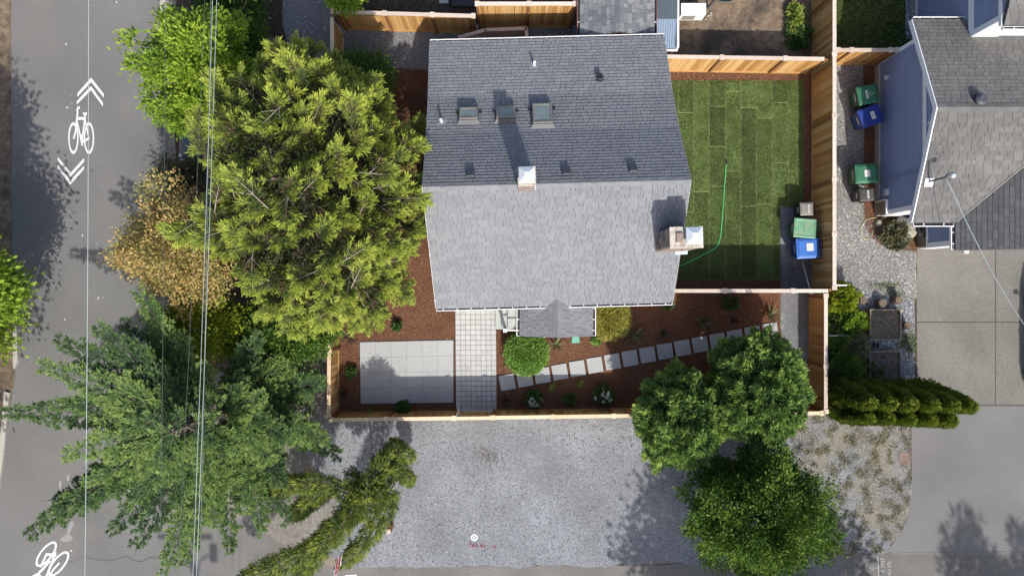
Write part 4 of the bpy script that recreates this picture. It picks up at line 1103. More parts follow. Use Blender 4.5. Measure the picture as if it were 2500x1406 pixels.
# corrugated lean-to against the shed
LX0, LX1 = P(1600, 60, 2.1).x + .04, P(1652, 60, 2.0).x
lean = thing('lean_to', 'blue grey corrugated steel lean-to beside the shed', 'lean-to', ((LX0 + LX1) / 2, 10.5, 0))
LY0, LY1, LYM = P(1630, 119, 1.9).y, 16.0, P(1630, 47, 2.05).y
def corr(y0, y1, z0, z1, mat, nm, nr=9):
    m = MB(); n = nr * 4; vs = []; 
    for i in range(n + 1):
        x = LX0 + (LX1 - LX0) * i / n
        dz = .022 * (1 if i % 4 in (1, 2) else 0)
        vs += [(x, y0, z0 + dz), (x, y1, z1 + dz)]
    m.add(vs, [(2 * i, 2 * i + 2, 2 * i + 3, 2 * i + 1) for i in range(n)])
    return m.build(nm, mat, lean)
corr(LY0, LYM, 1.88, 2.06, MT['steel_blue'], 'front_sheet', 9)
corr(LYM, LY1, 2.14, 2.3, MT['steel_dark'], 'rear_sheet', 9)
MB().box2((LX0, LYM - .03, 2.07), (LX1, LYM + .05, 2.13)).build('ridge_bar', MT['steel_dark'], lean)
MB().box2((LX1, LY0 - .02, 1.8), (LX1 + .07, LY1, 2.1)).build('edge_trim', MT['white'], lean)
MB().box2((LX0, LY0 - .075, 1.8), (LX1 + .07, LY0 - .022, 1.88)).build('front_trim', MT['white'], lean)
for x, y in ((LX1 - .03, LY0 + .05), (LX1 - .03, LYM), (LX0 + .06, LY0 + .05)):
    MB().box2((x - .04, y - .04, 0), (x + .04, y + .04, 1.8)).build('post', MT['white'], lean)
# heat pump
hp = thing('heat_pump', 'white outdoor heat pump unit beside the lean-to', 'heat pump', P(1687, 36))
a = P(1663, 36, .75); b = P(1724, 8, .75)
MB().box2((a.x, a.y, .12), (b.x, b.y, .75)).build('casing', MT['white'], hp, bevel=.02)
for i in range(7):
    MB().box2((a.x + .1, a.y - .012, .22 + i * .06), (a.x + .62, a.y - .002, .25 + i * .06)).build('grille_slat', MT['plastic_grey'], hp)
for x in (a.x + .12, b.x - .12):
    MB().box2((x - .04, a.y + .02, 0), (x + .04, b.y - .02, .12)).build('foot', MT['black'], hp)
o = MB().box2((P(1657, 2).x, P(1650, 0).y + .05, 0), (P(1727, 2).x, P(1650, 0).y + .5, .55)).build('storage_bin', MT['plastic_navy'], bevel=.02); tag(o, 'dark blue storage bin behind the heat pump at the top edge', 'bin')
o = MB().tube([P(1728, 20, .08), P(1738, 8, .4), P(1748, -8, .8), P(1752, -30, 1.1)], [.05, .05, .05, .05], 8).build('downspout', MT['charcoal']); tag(o, 'dark downpipe beside the heat pump', 'pipe')
pts = [P(1770 + 22 * math.cos(t), -2 + 8 * math.sin(t), .04 + .012 * t) for t in [i * .35 for i in range(40)]]
o = MB().tube(pts, .018, 6).build('hose_coil', MT['wire_dark']); tag(o, 'coiled grey hose on the bare earth at the top edge', 'hose')
# things at the top edge behind the back fence
o = MB(Matrix.Translation(P(1132, 2, .4))).box((0, .1, -.2), (1.0, .5, .04)).box((-.45, .1, -.4), (.04, .5, .36)).box((.45, .1, -.4), (.04, .5, .36)).build('garden_bench', MT['black']); tag(o, 'black metal bench cut off by the top edge', 'bench')
o = MB().tube([P(1099, 14, .06), P(1098, 4, .06), P(1097, -30, .06)], .06, 8).build('drain_pipe', MT['black']); tag(o, 'black drain pipe with pale end behind the back fence', 'pipe')
o = MB().box2(P(1072, 10, 0.0), P(1100, -30, 0) + Vector((0, 0, .06))).build('concrete_pad', MT['paver']); tag(o, 'pale concrete block at the top edge behind the fence', 'block')

# ------------------------------------------------------------------ blue neighbour house on the right
nb = thing('neighbour_house', 'blue sided house with weathered grey gable roof on the right', 'house', (17.5, 5, 0))
NX = 14.85; RX0 = 14.47; NYS, NYN = 2.93, 9.15
ZEV, ZRG = 3.15, 4.62; YRG = 6.13; YES, YEN = 2.38, 9.66
def lap_wall(name, pts_fn, nrows, z0, zr, mat, parent):
    """lap siding: each course tilts out at its foot"""
    m = MB()
    for i in range(nrows):
        za_, zb_ = z0 + i * zr, z0 + (i + 1) * zr
        seg = pts_fn(za_), pts_fn(zb_)
        if seg[0] is None or seg[1] is None: continue
        (a, b, n), (c, d, _) = seg
        f = n * .022
        k = random.random()
        vs = [a + f, b + f, d, c, a, b]
        m.add(vs, [(0, 1, 2, 3), (4, 5, 1, 0)], k)
    return m.build(name, mat, parent)
def gable_w(z):
    # west gable wall: extent in y at height z
    if z <= ZEV: y0, y1 = NYS, NYN
    else:
        t = (z - ZEV) / (ZRG - .12 - ZEV)
        if t >= 1: return None
        y0 = NYS + (YRG - NYS) * t; y1 = NYN + (YRG - NYN) * t
    n = Vector((-1, 0, 0))
    return (Vector((NX, y1, z)), Vector((NX, y0, z)), n)
MB().box2((NX + .01, NYS + .01, 0), (22, NYN - .01, ZEV - .02)).build('wall', MT['siding'], nb)
lap_wall('siding', gable_w, 33, .3, .127, MT['siding'], nb)
MB().box2((NX - .1, NYS - .02, -.02), (NX + .3, NYN, .3)).build('foundation', MT['concrete_kerb'], nb)
# band board across the gable, corner boards
zb0 = 3.2
MB().box2((NX - .055, YRG - 2.9, zb0), (NX - .026, YRG + 2.7, zb0 + .22)).build('band_board', MT['white_trim'], nb)
MB().box2((NX - .05, NYN - .14, .3), (NX - .024, NYN + .01, ZEV - .05)).build('corner_board', MT['white_trim'], nb)
MB().box2((NX - .05, NYS - .02, .95), (NX - .024, NYS + .14, ZEV - .05)).build('corner_board', MT['white_trim'], nb)
MB().box2((NX - .03, NYS - .045, .3), (NX + .7, NYS - .02, ZEV - .1)).build('corner_board', MT['white'], nb)
# wainscot of brown shingles low on the corner
wz = MB().box2((NX - .09, NYS, .1), (NX - .045, NYS + .52, .85)).build('wainscot', MT['slab'], nb)
for i in range(4):
    for j in range(3):
        MB().box2((NX - .108, NYS + .01 + j * .17, .12 + i * .18), (NX - .092, NYS + .165 + j * .17, .29 + i * .18)).build('shingle', MT['planter_wood'], wz)
MB().box2((NX - .13, NYS - .02, .855), (NX - .04, NYS + .56, .92)).build('cap', MT['white'], wz)
MB().box2((NX - .125, NYS + .525, .1), (NX - .05, NYS + .575, .854)).build('edge_trim', MT['white'], wz)
# main roof
mr_ = MB()
XR = 22.5
m = slab([(RX0, YES, ZEV), (XR, YES, ZEV), (XR, YRG, ZRG), (RX0, YRG, ZRG)], .14); mr_.add(m.v, m.f)
m = slab([(RX0, YRG + .001, ZRG), (XR, YRG + .001, ZRG), (XR, YEN, ZEV), (RX0, YEN, ZEV)], .14); mr_.add(m.v, m.f)
nroof = mr_.build('roof', MT['deck'], nb)
us = Vector((0, YRG - YES, ZRG - ZEV)); un = Vector((0, YRG - YEN, ZRG - ZEV))
GX0, GY0 = P(2318, 580, 2.8).x, P(2400, 612, 2.9).y
GSL = (ZRG - ZEV) / (YRG - YES)
def g_z(x): return ZEV + GSL * (x - GX0)
nsn = Vector((1, 0, 0)).cross(us.normalized())
shingle_field(nroof, Vector((RX0 - .01, YES - .02, ZEV + .002)), Vector((1, 0, 0)), us, 5.2, us.length, MT['shingle_n'], 'ns', expo=.158, nkeep=150, rgseed=41, tabs=(.22, .3, .34),
              test=lambda c: c.x < GX0 + .12 or c.z > g_z(c.x) - .02)
shingle_field(nroof, Vector((RX0 - .01 + 5.2, YEN + .02, ZEV + .002)), Vector((-1, 0, 0)), un, 5.2, un.length, MT['shingle_n'], 'ns', expo=.158, nkeep=150, rgseed=42, tabs=(.22, .3, .34))
for i in range(18):
    x = RX0 + (i + .5) * .27; m = MB(); w = .29; s1 = .14; z0 = ZRG + .035; e = .008 * (i % 2)
    m.add([(x - w/2, YRG - s1, z0 - s1 * .4), (x + w/2, YRG - s1, z0 - s1 * .4 + .006), (x + w/2, YRG, z0 + .006 + e), (x - w/2, YRG, z0 + e), (x + w/2, YRG + s1, z0 - s1 * .4 + .006), (x - w/2, YRG + s1, z0 - s1 * .4)],
          [(0, 1, 2, 3), (3, 2, 4, 5)], random.random())
    m.build('ridge_cap', MT['shingle_n'], nroof)
for (y0, z0, y1, z1) in ((YES - .02, ZEV, YRG, ZRG), (YRG, ZRG, YEN + .02, ZEV)):
    m = MB(); x = RX0 - .05; x2 = RX0 - .014
    m.add([(x, y0, z0 - .2), (x, y1, z1 - .2), (x, y1, z1 + .02), (x, y0, z0 + .02), (x2, y0, z0 - .2), (x2, y1, z1 - .2), (x2, y1, z1 + .02), (x2, y0, z0 + .02)],
          [(0, 1, 2, 3), (7, 6, 5, 4), (0, 4, 5, 1), (1, 5, 6, 2), (2, 6, 7, 3), (3, 7, 4, 0)])
    m.build('rake_board', MT['white_trim'], nb)
gutter(nb, (RX0 + .05, YES - .03, ZEV - .03), (GX0 - .04, YES - .03, ZEV - .03), (0, -1, 0), nbr=2, w=.13)
gutter(nb, (RX0 + .05, YEN + .03, ZEV - .03), (16.38, YEN + .03, ZEV - .03), (0, 1, 0), nbr=4, w=.11)
# garage wing
MB().box2((16.5, GY0 + .3, 0), (22, NYS, ZEV - .25)).build('garage_wall', MT['siding'], nb)
def gw(z):
    return (Vector((16.5, NYS, z)), Vector((16.5, GY0 + .32, z)), Vector((-1, 0, 0)))
lap_wall('siding', gw, 18, .75, .127, MT['siding'], nb)
MB().box2((16.46, GY0 + .28, .1), (16.474, NYS - .01, .7)).build('wainscot', MT['slab'], nb)
MB().box2((16.42, GY0 + .26, .705), (16.476, NYS - .01, .76)).build('wainscot_cap', MT['white'], nb)
MB().box2((16.44, GY0 + .255, .78), (16.474, GY0 + .42, ZEV - .3)).build('corner_board', MT['white_trim'], nb)
MB().box2((16.44, GY0 + .22, .1), (17.1, GY0 + .25, ZEV - .3)).build('corner_board', MT['white'], nb)
MB().box2((17.2, GY0 + .27, .05), (19.6, GY0 + .295, 2.2)).build('garage_door', MT['white'], nb)
gx1 = 20.5
m = slab([(GX0, GY0, ZEV), (gx1, GY0, g_z(gx1)), (gx1, 7.0, g_z(gx1)), (GX0, YES + .03, ZEV)], .13)
groof = m.build('garage_roof', MT['deck'], nb)
ug = Vector((1, 0, GSL))
def main_z(y): return ZEV + GSL * (y - YES)
shingle_field(groof, Vector((GX0 - .012, 7.0, ZEV + .002)), Vector((0, -1, 0)), ug, 7.0 - GY0 + .015, 3.6, MT['shingle_g'], 'gs', expo=.158, nkeep=150, rgseed=43, tabs=(.3, .33, .36),
              test=lambda c: c.y < YES + .1 or c.z > main_z(c.y) - .03, keep_from_top=False)
gutter(nb, (GX0 - .02, GY0 + .03, ZEV - .03), (GX0 - .02, YES - .17, ZEV - .03), (-1, 0, 0), nbr=2, w=.12)
va = Vector((GX0 + .02, YES + .02, ZEV + .03)); vb = Vector((GX0 + 2.4, YES + 2.4, ZEV + .03 + GSL * 2.4))
MB().tube([va, vb], .035, 6).build('valley_flashing', MT['sky_frame'], nb)
# turbine vent, service mast, wall boxes
p = hit(2388, 246, Vector((RX0, YEN, ZEV)), Vector((0, ZRG - ZEV, YEN - YRG)))
v_ = MB(Matrix.Translation(p)).lathe([(.16, -.05), (.16, .1), (.2, .13), (.2, .2), (.12, .27)], 14).build('turbine_vent', MT['charcoal'], nb, smooth=False)
MB(Matrix.Translation(p)).box((0, 0, .0), (.45, .42, .03)).build('base_plate', MT['charcoal'], v_)
ms = hit(2266, 444, Vector((RX0, YES, ZEV)), nsn)
mast = MB().tube([ms - Vector((0, 0, .3)), ms + Vector((0, 0, 1.0))], .035, 8).build('service_mast', MT['charcoal'], nb)
MB(Matrix.Translation(ms)).box((0, -.03, .05), (.3, .3, .02), M=Matrix.Rotation(R(20), 3, 'X')).build('flashing', MT['white'], mast)
MB(Matrix.Translation(ms + Vector((.22, .05, 1.0)))).lathe([(.05, -.08), (.085, 0), (.085, .06), (.05, .1)], 12).build('weatherhead', MT['galv'], mast)
for i in range(5):
    q = ms + Vector((0, 0, .85)); e = q + Vector((.1 + .05 * i, -.12 + .07 * i, .1))
    MB().tube([q, q.lerp(e, .5) + Vector((-.05, .06, .12)), e], .012, 5).build('cable', MT['hose_black'], mast)
for (px, py, z, s_) in ((2168, 470, .9, .2), (2165, 190, .9, .12)):
    p = P(px, py, z); MB(Matrix.Translation((NX - .1, p.y, z))).box((0, 0, 0), (.14, s_ * 1.3, s_ * 1.2)).build('wall_box', MT['galv'], nb, bevel=.015)
p = P(2258, 300, 3.7); MB(Matrix.Translation((NX - .09, p.y, 3.75))).box((0, 0, 0), (.06, .1, .3)).box((0, -.12, .05), (.06, .08, .12)).build('wall_lamp', MT['galv'], nb)
MB().tube([(NX - .05, P(0, 470).y + .35, .95), (NX - .05, P(0, 455).y + .2, 2.2), (NX - .05, P(0, 452).y + .1, 3.1)], .03, 6).build('conduit', MT['siding'], nb)
# two storey block behind
BX, BY = 16.4, 8.98
MB().box2((BX + .01, BY + .01, 0), (23, 16, 5.5)).build('upper_wall', MT['white_trim'], nb)
def bw_(z): return (Vector((BX, 16, z)), Vector((BX, BY + .02, z)), Vector((-1, 0, 0)))
lap_wall('siding', bw_, 42, .2, .127, MT['siding'], nb)
MB().box2((BX - .055, BY, 3.35), (BX - .026, 16, 3.62)).build('band_board', MT['white_trim'], nb)
MB().box2((BX - .05, BY - .03, 2.9), (BX - .024, BY + .16, 5.5)).build('corner_board', MT['white_trim'], nb)
MB().box2((BX - .03, BY - .04, 2.9), (BX + .9, BY - .01, 5.5)).build('corner_board', MT['white'], nb)
m = slab([(BX - .35, BY - .4, 5.55), (23, BY - .4, 5.55), (23, 13, 7.2), (BX - .35, 13, 7.2)], .14)
ur_ = m.build('upper_roof', MT['deck'], nb)
uu = Vector((0, 13.4 - BY, 1.65))
shingle_field(ur_, Vector((BX - .36, BY - .42, 5.555)), Vector((1, 0, 0)), uu, 2.6, uu.length, MT['shingle_n'], 'ns2', expo=.158, nkeep=60, rgseed=44, tabs=(.22, .3, .34), keep_from_top=False)
MB().box2((BX - .4, BY - .4, 5.36), (BX - .365, 13, 5.5)).build('rake_board', MT['white_trim'], nb)
gutter(nb, (BX - .35, BY - .43, 5.52), (BX + 2.5, BY - .43, 5.52), (0, -1, 0), nbr=4, w=.12)

# ------------------------------------------------------------------ vegetation
def unit(a): return a / (np.linalg.norm(a, axis=-1, keepdims=True) + 1e-9)
def sph(rg, n): return unit(rg.normal(0, 1, (n, 3)))
def nz3(p, s, seed=0.0): return mnoise.noise(Vector((p[0] * s + seed, p[1] * s - seed, p[2] * s + seed * .5)))

def leafy(name, label, base, center, radii, nclump, nleaf, cr, L, Wd, mat, seed, cat='tree', group=None, shell=.55, zmin=-.45, up=.7, trunk_r=.1, tint=(.15, .85), bump=.25, nlimb=14, flatten=.7, tipb=0.0, bark='bark', stems=1, droop=.0):
    rg = np.random.default_rng(seed)
    base = Vector((base[0], base[1], 0)); ce = np.array(center, float); ra = np.array(radii, float)
    t = thing(name, label, cat, base, 0, group)
    d = []
    while len(d) < nclump:
        v = sph(rg, 1)[0]
        if v[2] > zmin: d.append(v)
    d = np.array(d)
    rr = np.array([1 + bump * 1.6 * nz3(v, 1.7, seed) + bump * .8 * nz3(v, 4.0, seed + 3) for v in d])
    f = shell + (1 - shell) * rg.uniform(0, 1, nclump) ** .6
    cc = ce + d * ra * (rr * f)[:, None]
    # leaves
    idx = np.repeat(np.arange(nclump), nleaf)
    n = len(idx)
    off = rg.normal(0, 1, (n, 3)) * cr * np.array([1, 1, flatten])
    C = cc[idx] + off
    C[:, 2] = np.maximum(C[:, 2], .04)
    outw = unit((C - ce) / ra)
    D = unit(outw * .9 + unit(off) * .7 + rg.normal(0, .5, (n, 3)) + np.array([0, 0, -droop]))
    N = unit(rg.normal(0, .55, (n, 3)) + np.array([0, 0, up]) + outw * .35)
    ct = rg.uniform(tint[0], tint[1], nclump)
    T = ct[idx] * .6 + rg.uniform(0, 1, n) * .4 + tipb * np.clip(np.linalg.norm((C - ce) / ra, axis=1) - .8, -.5, .5)
    s = rg.uniform(.7, 1.3, n)
    leaf_mesh('crown', MT[mat] if isinstance(mat, str) else mat, t, C, D, N, L * s, Wd * s, T)
    if trunk_r:
        m = MB(); c0 = Vector(ce)
        top = Vector((ce[0], ce[1], ce[2] + ra[2] * .3))
        for k in range(stems):
            b2 = base + Vector((math.cos(k * 2.4) * .15 * (stems > 1), math.sin(k * 2.4) * .15 * (stems > 1), 0))
            tp = top + Vector((math.cos(k * 2.4) * ra[0] * .35 * (stems > 1), math.sin(k * 2.4) * ra[1] * .35 * (stems > 1), 0))
            m.tube([b2 + Vector((0, 0, -.02)), b2.lerp(tp, .35) + Vector((.05, .03, 0)), b2.lerp(tp, .7), tp], [trunk_r, trunk_r * .8, trunk_r * .55, trunk_r * .25], 8)
        for k in rg.choice(nclump, min(nlimb, nclump), replace=False):
            e = Vector(cc[k]); s0 = base.lerp(top, float(rg.uniform(.35, .85)))
            md = s0.lerp(e, .5) + Vector((0, 0, .12 * ra[2]))
            m.tube([s0, md, e], [trunk_r * .4, trunk_r * .25, trunk_r * .08], 5)
        m.build('trunk', MT[bark], t)
    return t

def spray_arrays(): return [[], [], [], [], [], []]

# --- the big cedar
def cedar(seed=5):
    rg = np.random.default_rng(seed)
    base = Vector((-6.35, 3.0, 0))
    t = thing('cedar_tree', 'very large yellow green cedar tree left of the house', 'tree', base)
    ce = np.array([-6.55, 3.15, 4.9]); ra = np.array([3.5, 4.2, 4.6])
    A = [[] for _ in range(6)]
    tw = MB(); lb = MB(); Z = np.array([0, 0, 1.0])
    def put(C, D, N, L, w, T):
        for q, v in zip(A, (C, D, N, L, w, T)): q.append(v)
    ga = math.pi * (3 - math.sqrt(5))
    NL = 270
    for i in range(NL):
        z = 1 - (i + .5) / NL * 1.3
        r = math.sqrt(max(0, 1 - z * z)); a = i * ga + rg.normal(0, .15)
        v = np.array([r * math.cos(a), r * math.sin(a), z])
        rr = 1 + .16 * nz3(v, 2.1, 9) + .2 * nz3(v, 5.5, 2) + rg.normal(0, .09)
        if v[0] < -.3 and abs(v[1] + .3) < .5 and v[2] < .75: rr *= .9
        if v[0] > .75: rr *= .95
        e = ce + v * ra * rr
        e[2] = max(e[2], .6)
        kq = F / (H - e[2]); qx, qy = CX + e[0] * kq, CY - e[1] * kq
        if qx < 530 and 315 < qy < 425 and i % 5: continue
        hz = max(.5, e[2] - .5 - 1.5 * np.hypot(v[0], v[1]))
        s0 = np.array([base.x + (ce[0] - base.x) * min(1, hz / 6) + .1 * v[0], base.y + .1 * v[1], hz])
        q = e - s0
        lb.tube([Vector(s0), Vector(s0 + q * .35 + Z * -.15), Vector(s0 + q * .7 + Z * -.2)], [.035, .026, .014], 4)
        outv = unit(np.array([v[0] + rg.normal(0, .38), v[1] + rg.normal(0, .38), .2 + .35 * v[2]]))
        side = unit(np.cross(outv, Z))
        ln = rg.uniform(.95, 1.5)
        shade = rg.uniform(-.14, .1)
        nb = int(rg.integers(20, 27)); m = 26
        # flat fans of scaly shoots, brighter towards their ends
        u = rg.uniform(0, 1, nb) ** 1.3
        p = e - outv * (ln * .8 * u)[:, None] + Z * (-.16 * u)[:, None]
        sg = np.where(np.arange(nb) % 2, 1, -1) * rg.uniform(.1, .8, nb)
        bd = unit(outv * rg.uniform(.6, 1.0, nb)[:, None] + side * sg[:, None] + Z * rg.uniform(-.3, .1, nb)[:, None])
        bl = ln * (.26 + .24 * u) * rg.uniform(.75, 1.2, nb)
        w = rg.uniform(0, 1, (nb, m))
        C = p[:, None] + bd[:, None] * (bl[:, None] * w)[..., None] + rg.normal(0, .028, (nb, m, 3))
        bs = unit(np.cross(bd, Z))
        D = unit(bd[:, None] + bs[:, None] * (rg.choice([-1, 1], (nb, m)) * rg.uniform(.1, .8, (nb, m)))[..., None] + Z * rg.uniform(-.25, .1, (nb, m))[..., None])
        N = Z + rg.normal(0, .3, (nb, m, 3))
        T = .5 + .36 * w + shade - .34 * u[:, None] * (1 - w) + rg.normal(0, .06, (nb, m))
        put(C.reshape(-1, 3), D.reshape(-1, 3), N.reshape(-1, 3), rg.uniform(.11, .2, nb * m), rg.uniform(.026, .046, nb * m), T.ravel())
        if rg.uniform() < .75:                     # rusty cones near the limb end
            n = 34
            C = e - outv * rg.uniform(.05, .4, n)[:, None] + side * rg.normal(0, .1, n)[:, None] + Z * rg.uniform(.02, .1, n)[:, None]
            put(C, rg.normal(0, 1, (n, 3)), rg.normal(0, 1, (n, 3)), rg.uniform(.04, .08, n), rg.uniform(.025, .04, n), rg.uniform(0, .1, n))
        if rg.uniform() < .5:                      # pale bare limb end showing
            tw.tube([Vector(e - outv * ln * .95 + Z * .02), Vector(e - outv * ln * .4 + Z * .06), Vector(e + Z * .05)], [.017, .012, .005], 4)
            for sd in (-1, 1):
                q0 = e - outv * ln * rg.uniform(.4, .7) + Z * .05
                tw.tube([Vector(q0), Vector(q0 + unit(outv + side * sd * .8) * ln * .3 + Z * .03)], [.009, .004], 4)
        n = 150                                    # inner duller foliage, tinted extra dark to put shade into the gaps
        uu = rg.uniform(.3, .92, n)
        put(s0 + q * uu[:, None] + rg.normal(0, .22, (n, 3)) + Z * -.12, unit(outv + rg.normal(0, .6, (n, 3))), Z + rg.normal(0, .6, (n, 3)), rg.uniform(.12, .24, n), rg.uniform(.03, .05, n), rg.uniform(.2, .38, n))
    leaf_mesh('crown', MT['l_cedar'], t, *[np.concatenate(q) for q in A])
    lb.tube([base + Vector((0, 0, -.02)), base + Vector((0, 0, 2.5)), base.lerp(Vector((ce[0], ce[1], 0)), .7) + Vector((0, 0, 5.5)), Vector((ce[0], ce[1], 9.2))], [.42, .33, .2, .04], 10)
    lb.build('trunk', MT['bark'], t)
    tw.build('bare_twigs', MT['twig'], t)['kind'] = 'stuff'
cedar()

# --- the fir over the street
def fir(seed=8):
    rg = np.random.default_rng(seed)
    TZ = 8.7
    tip = P(388, 1068, TZ)
    base = Vector((tip.x, tip.y, 0)); Z = np.array([0, 0, 1.0])
    t = thing('fir_tree', 'broad dark green fir with star shaped branches over the street', 'tree', base)
    A = [[] for _ in range(6)]
    tw = MB()
    def twigs(p0, d, ln, sh):
        """arrays of herringbone shoots: p0 (k,3), d (k,3), ln (k,), sh (k,)"""
        p0 = np.atleast_2d(p0); d = np.atleast_2d(d); k = len(p0); ln = np.broadcast_to(ln, (k,)); sh = np.broadcast_to(sh, (k,))
        cnt = np.maximum(3, (ln / .042).astype(int)); idx = np.repeat(np.arange(k), cnt * 2); n = len(idx)
        u = rg.uniform(0, 1, n); side = unit(np.cross(d, Z))
        s_ = np.where(np.arange(n) % 2, 1, -1) * rg.uniform(.15, .6, n)
        C = p0[idx] + d[idx] * (ln[idx] * u)[:, None]
        D = unit(d[idx] * .9 + side[idx] * s_[:, None] + Z * rg.uniform(-.05, .35, n)[:, None])
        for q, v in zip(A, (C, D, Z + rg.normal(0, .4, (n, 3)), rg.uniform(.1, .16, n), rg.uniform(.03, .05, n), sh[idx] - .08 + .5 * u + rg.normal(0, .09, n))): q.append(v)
    limbs = []
    def target(px, py, z, hz):
        z = 2.2 + (z - 2.2) * .78; hz = 2.2 + (hz - 2.2) * .78
        e = P(px, py, z); d = e - base; limbs.append((math.atan2(d.y, d.x), hz, math.hypot(d.x, d.y), z - hz))
    for px, py, z, hz in ((5, 1008, 6.9, 7.3), (100, 893, 7.9, 8.3), (140, 828, 7.6, 8.0), (240, 800, 7.6, 8.1), (338, 712, 6.6, 7.2), (300, 790, 6.9, 7.4), (70, 1305, 6.6, 7.2), (135, 1225, 6.2, 6.9), (100, 1270, 6.9, 7.4),
                          (270, 1300, 5.8, 6.6), (310, 1235, 7.0, 7.6), (400, 1400, 5.8, 6.6), (450, 1375, 5.2, 6.1), (470, 1310, 6.0, 6.7), (560, 1345, 4.6, 5.5), (640, 1300, 3.8, 4.7), (700, 1270, 3.2, 4.0), (690, 1180, 3.8, 4.6),
                          (825, 1112, 3.0, 3.4), (800, 1080, 3.6, 4.0), (790, 930, 3.4, 3.6), (760, 1000, 2.8, 3.2), (690, 880, 4.2, 4.6), (630, 815, 4.8, 5.2), (140, 985, 7.6, 8.0), (160, 1110, 7.4, 8.0), (210, 1180, 7.2, 7.8), (330, 1330, 6.2, 6.9), (520, 1280, 5.6, 6.3), (610, 1240, 4.6, 5.3)):
        target(px, py, z, hz)
    for i in range(84):
        h = rg.uniform(2.0, TZ - .4); a = i * 2.399 + rg.normal(0, .15)
        if h < 5.2 and math.cos(a + math.radians(35)) < -.1: continue
        k = .93 + .27 * math.cos(a - math.radians(225))
        ln = min((TZ + .1 - h) / 6.2 * 4.3 * k * rg.uniform(.65, 1.0) + .25, 3.8 * k)
        if 5.2 <= h < 6.9 and rg.uniform() < .45: continue
        limbs.append((a, h, ln, -.10 * ln + (.22 if h > TZ - 2 else 0) * ln))
    for a, hz, ln, dz in limbs:
        d = np.array([math.cos(a), math.sin(a), 0.0]); s0 = np.array([base.x, base.y, hz])
        def pos(u):
            u = np.asarray(u, float)[..., None]
            return s0 + d * ln * u + Z * (dz * u - .07 * ln * np.sin(math.pi * u))
        side = np.array([-d[1], d[0], 0])
        tw.tube([Vector(pos(u)) - Vector((0, 0, .05)) for u in (0, .3, .6, .85, 1)], [.03 + .006 * ln, .022, .014, .009, .004], 4)
        sh = rg.uniform(.08, .52)
        n = max(4, int(ln / .075))
        u = .14 + .86 * (np.arange(n) + rg.uniform(0, 1, n)) / n
        sl = (.22 + .66 * np.minimum(1, (1 - u) * 1.7)) * min(1.0, ln / 2.2) * rg.uniform(.55, 1.15, n)
        sg = np.where(np.arange(n) % 2, 1, -1)
        dd = unit(d * rg.uniform(.6, 1.0, n)[:, None] + side * (sg * rg.uniform(.6, 1.0, n))[:, None] + Z * rg.uniform(-.25, .12, n)[:, None])
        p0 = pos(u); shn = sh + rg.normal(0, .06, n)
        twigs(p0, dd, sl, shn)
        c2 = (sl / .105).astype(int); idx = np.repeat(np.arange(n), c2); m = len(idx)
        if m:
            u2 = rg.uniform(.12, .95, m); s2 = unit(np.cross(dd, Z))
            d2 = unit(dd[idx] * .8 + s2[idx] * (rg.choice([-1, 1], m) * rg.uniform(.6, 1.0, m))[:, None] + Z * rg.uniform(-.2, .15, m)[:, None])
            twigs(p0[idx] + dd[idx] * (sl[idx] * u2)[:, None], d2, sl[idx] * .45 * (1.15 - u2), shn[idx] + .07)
        twigs(pos(.9), unit(d + Z * .1), .3, sh + .15)
    for k in range(7):
        a = k * .9; twigs(np.array([base.x, base.y, TZ - .4]), unit(np.array([math.cos(a), math.sin(a), .55])), .45, .5)
    twigs(np.array([base.x, base.y, TZ - .4]), np.array([0.02, 0.01, 1.0]), .4, .5)
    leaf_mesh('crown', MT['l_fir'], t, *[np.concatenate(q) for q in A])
    tw.tube([base + Vector((0, 0, -.02)), base + Vector((0, 0, 2)), base + Vector((0, 0, 5)), base + Vector((0, 0, TZ - .2))], [.32, .26, .14, .02], 10)
    tw.build('trunk', MT['twig_dark'], t)
fir()

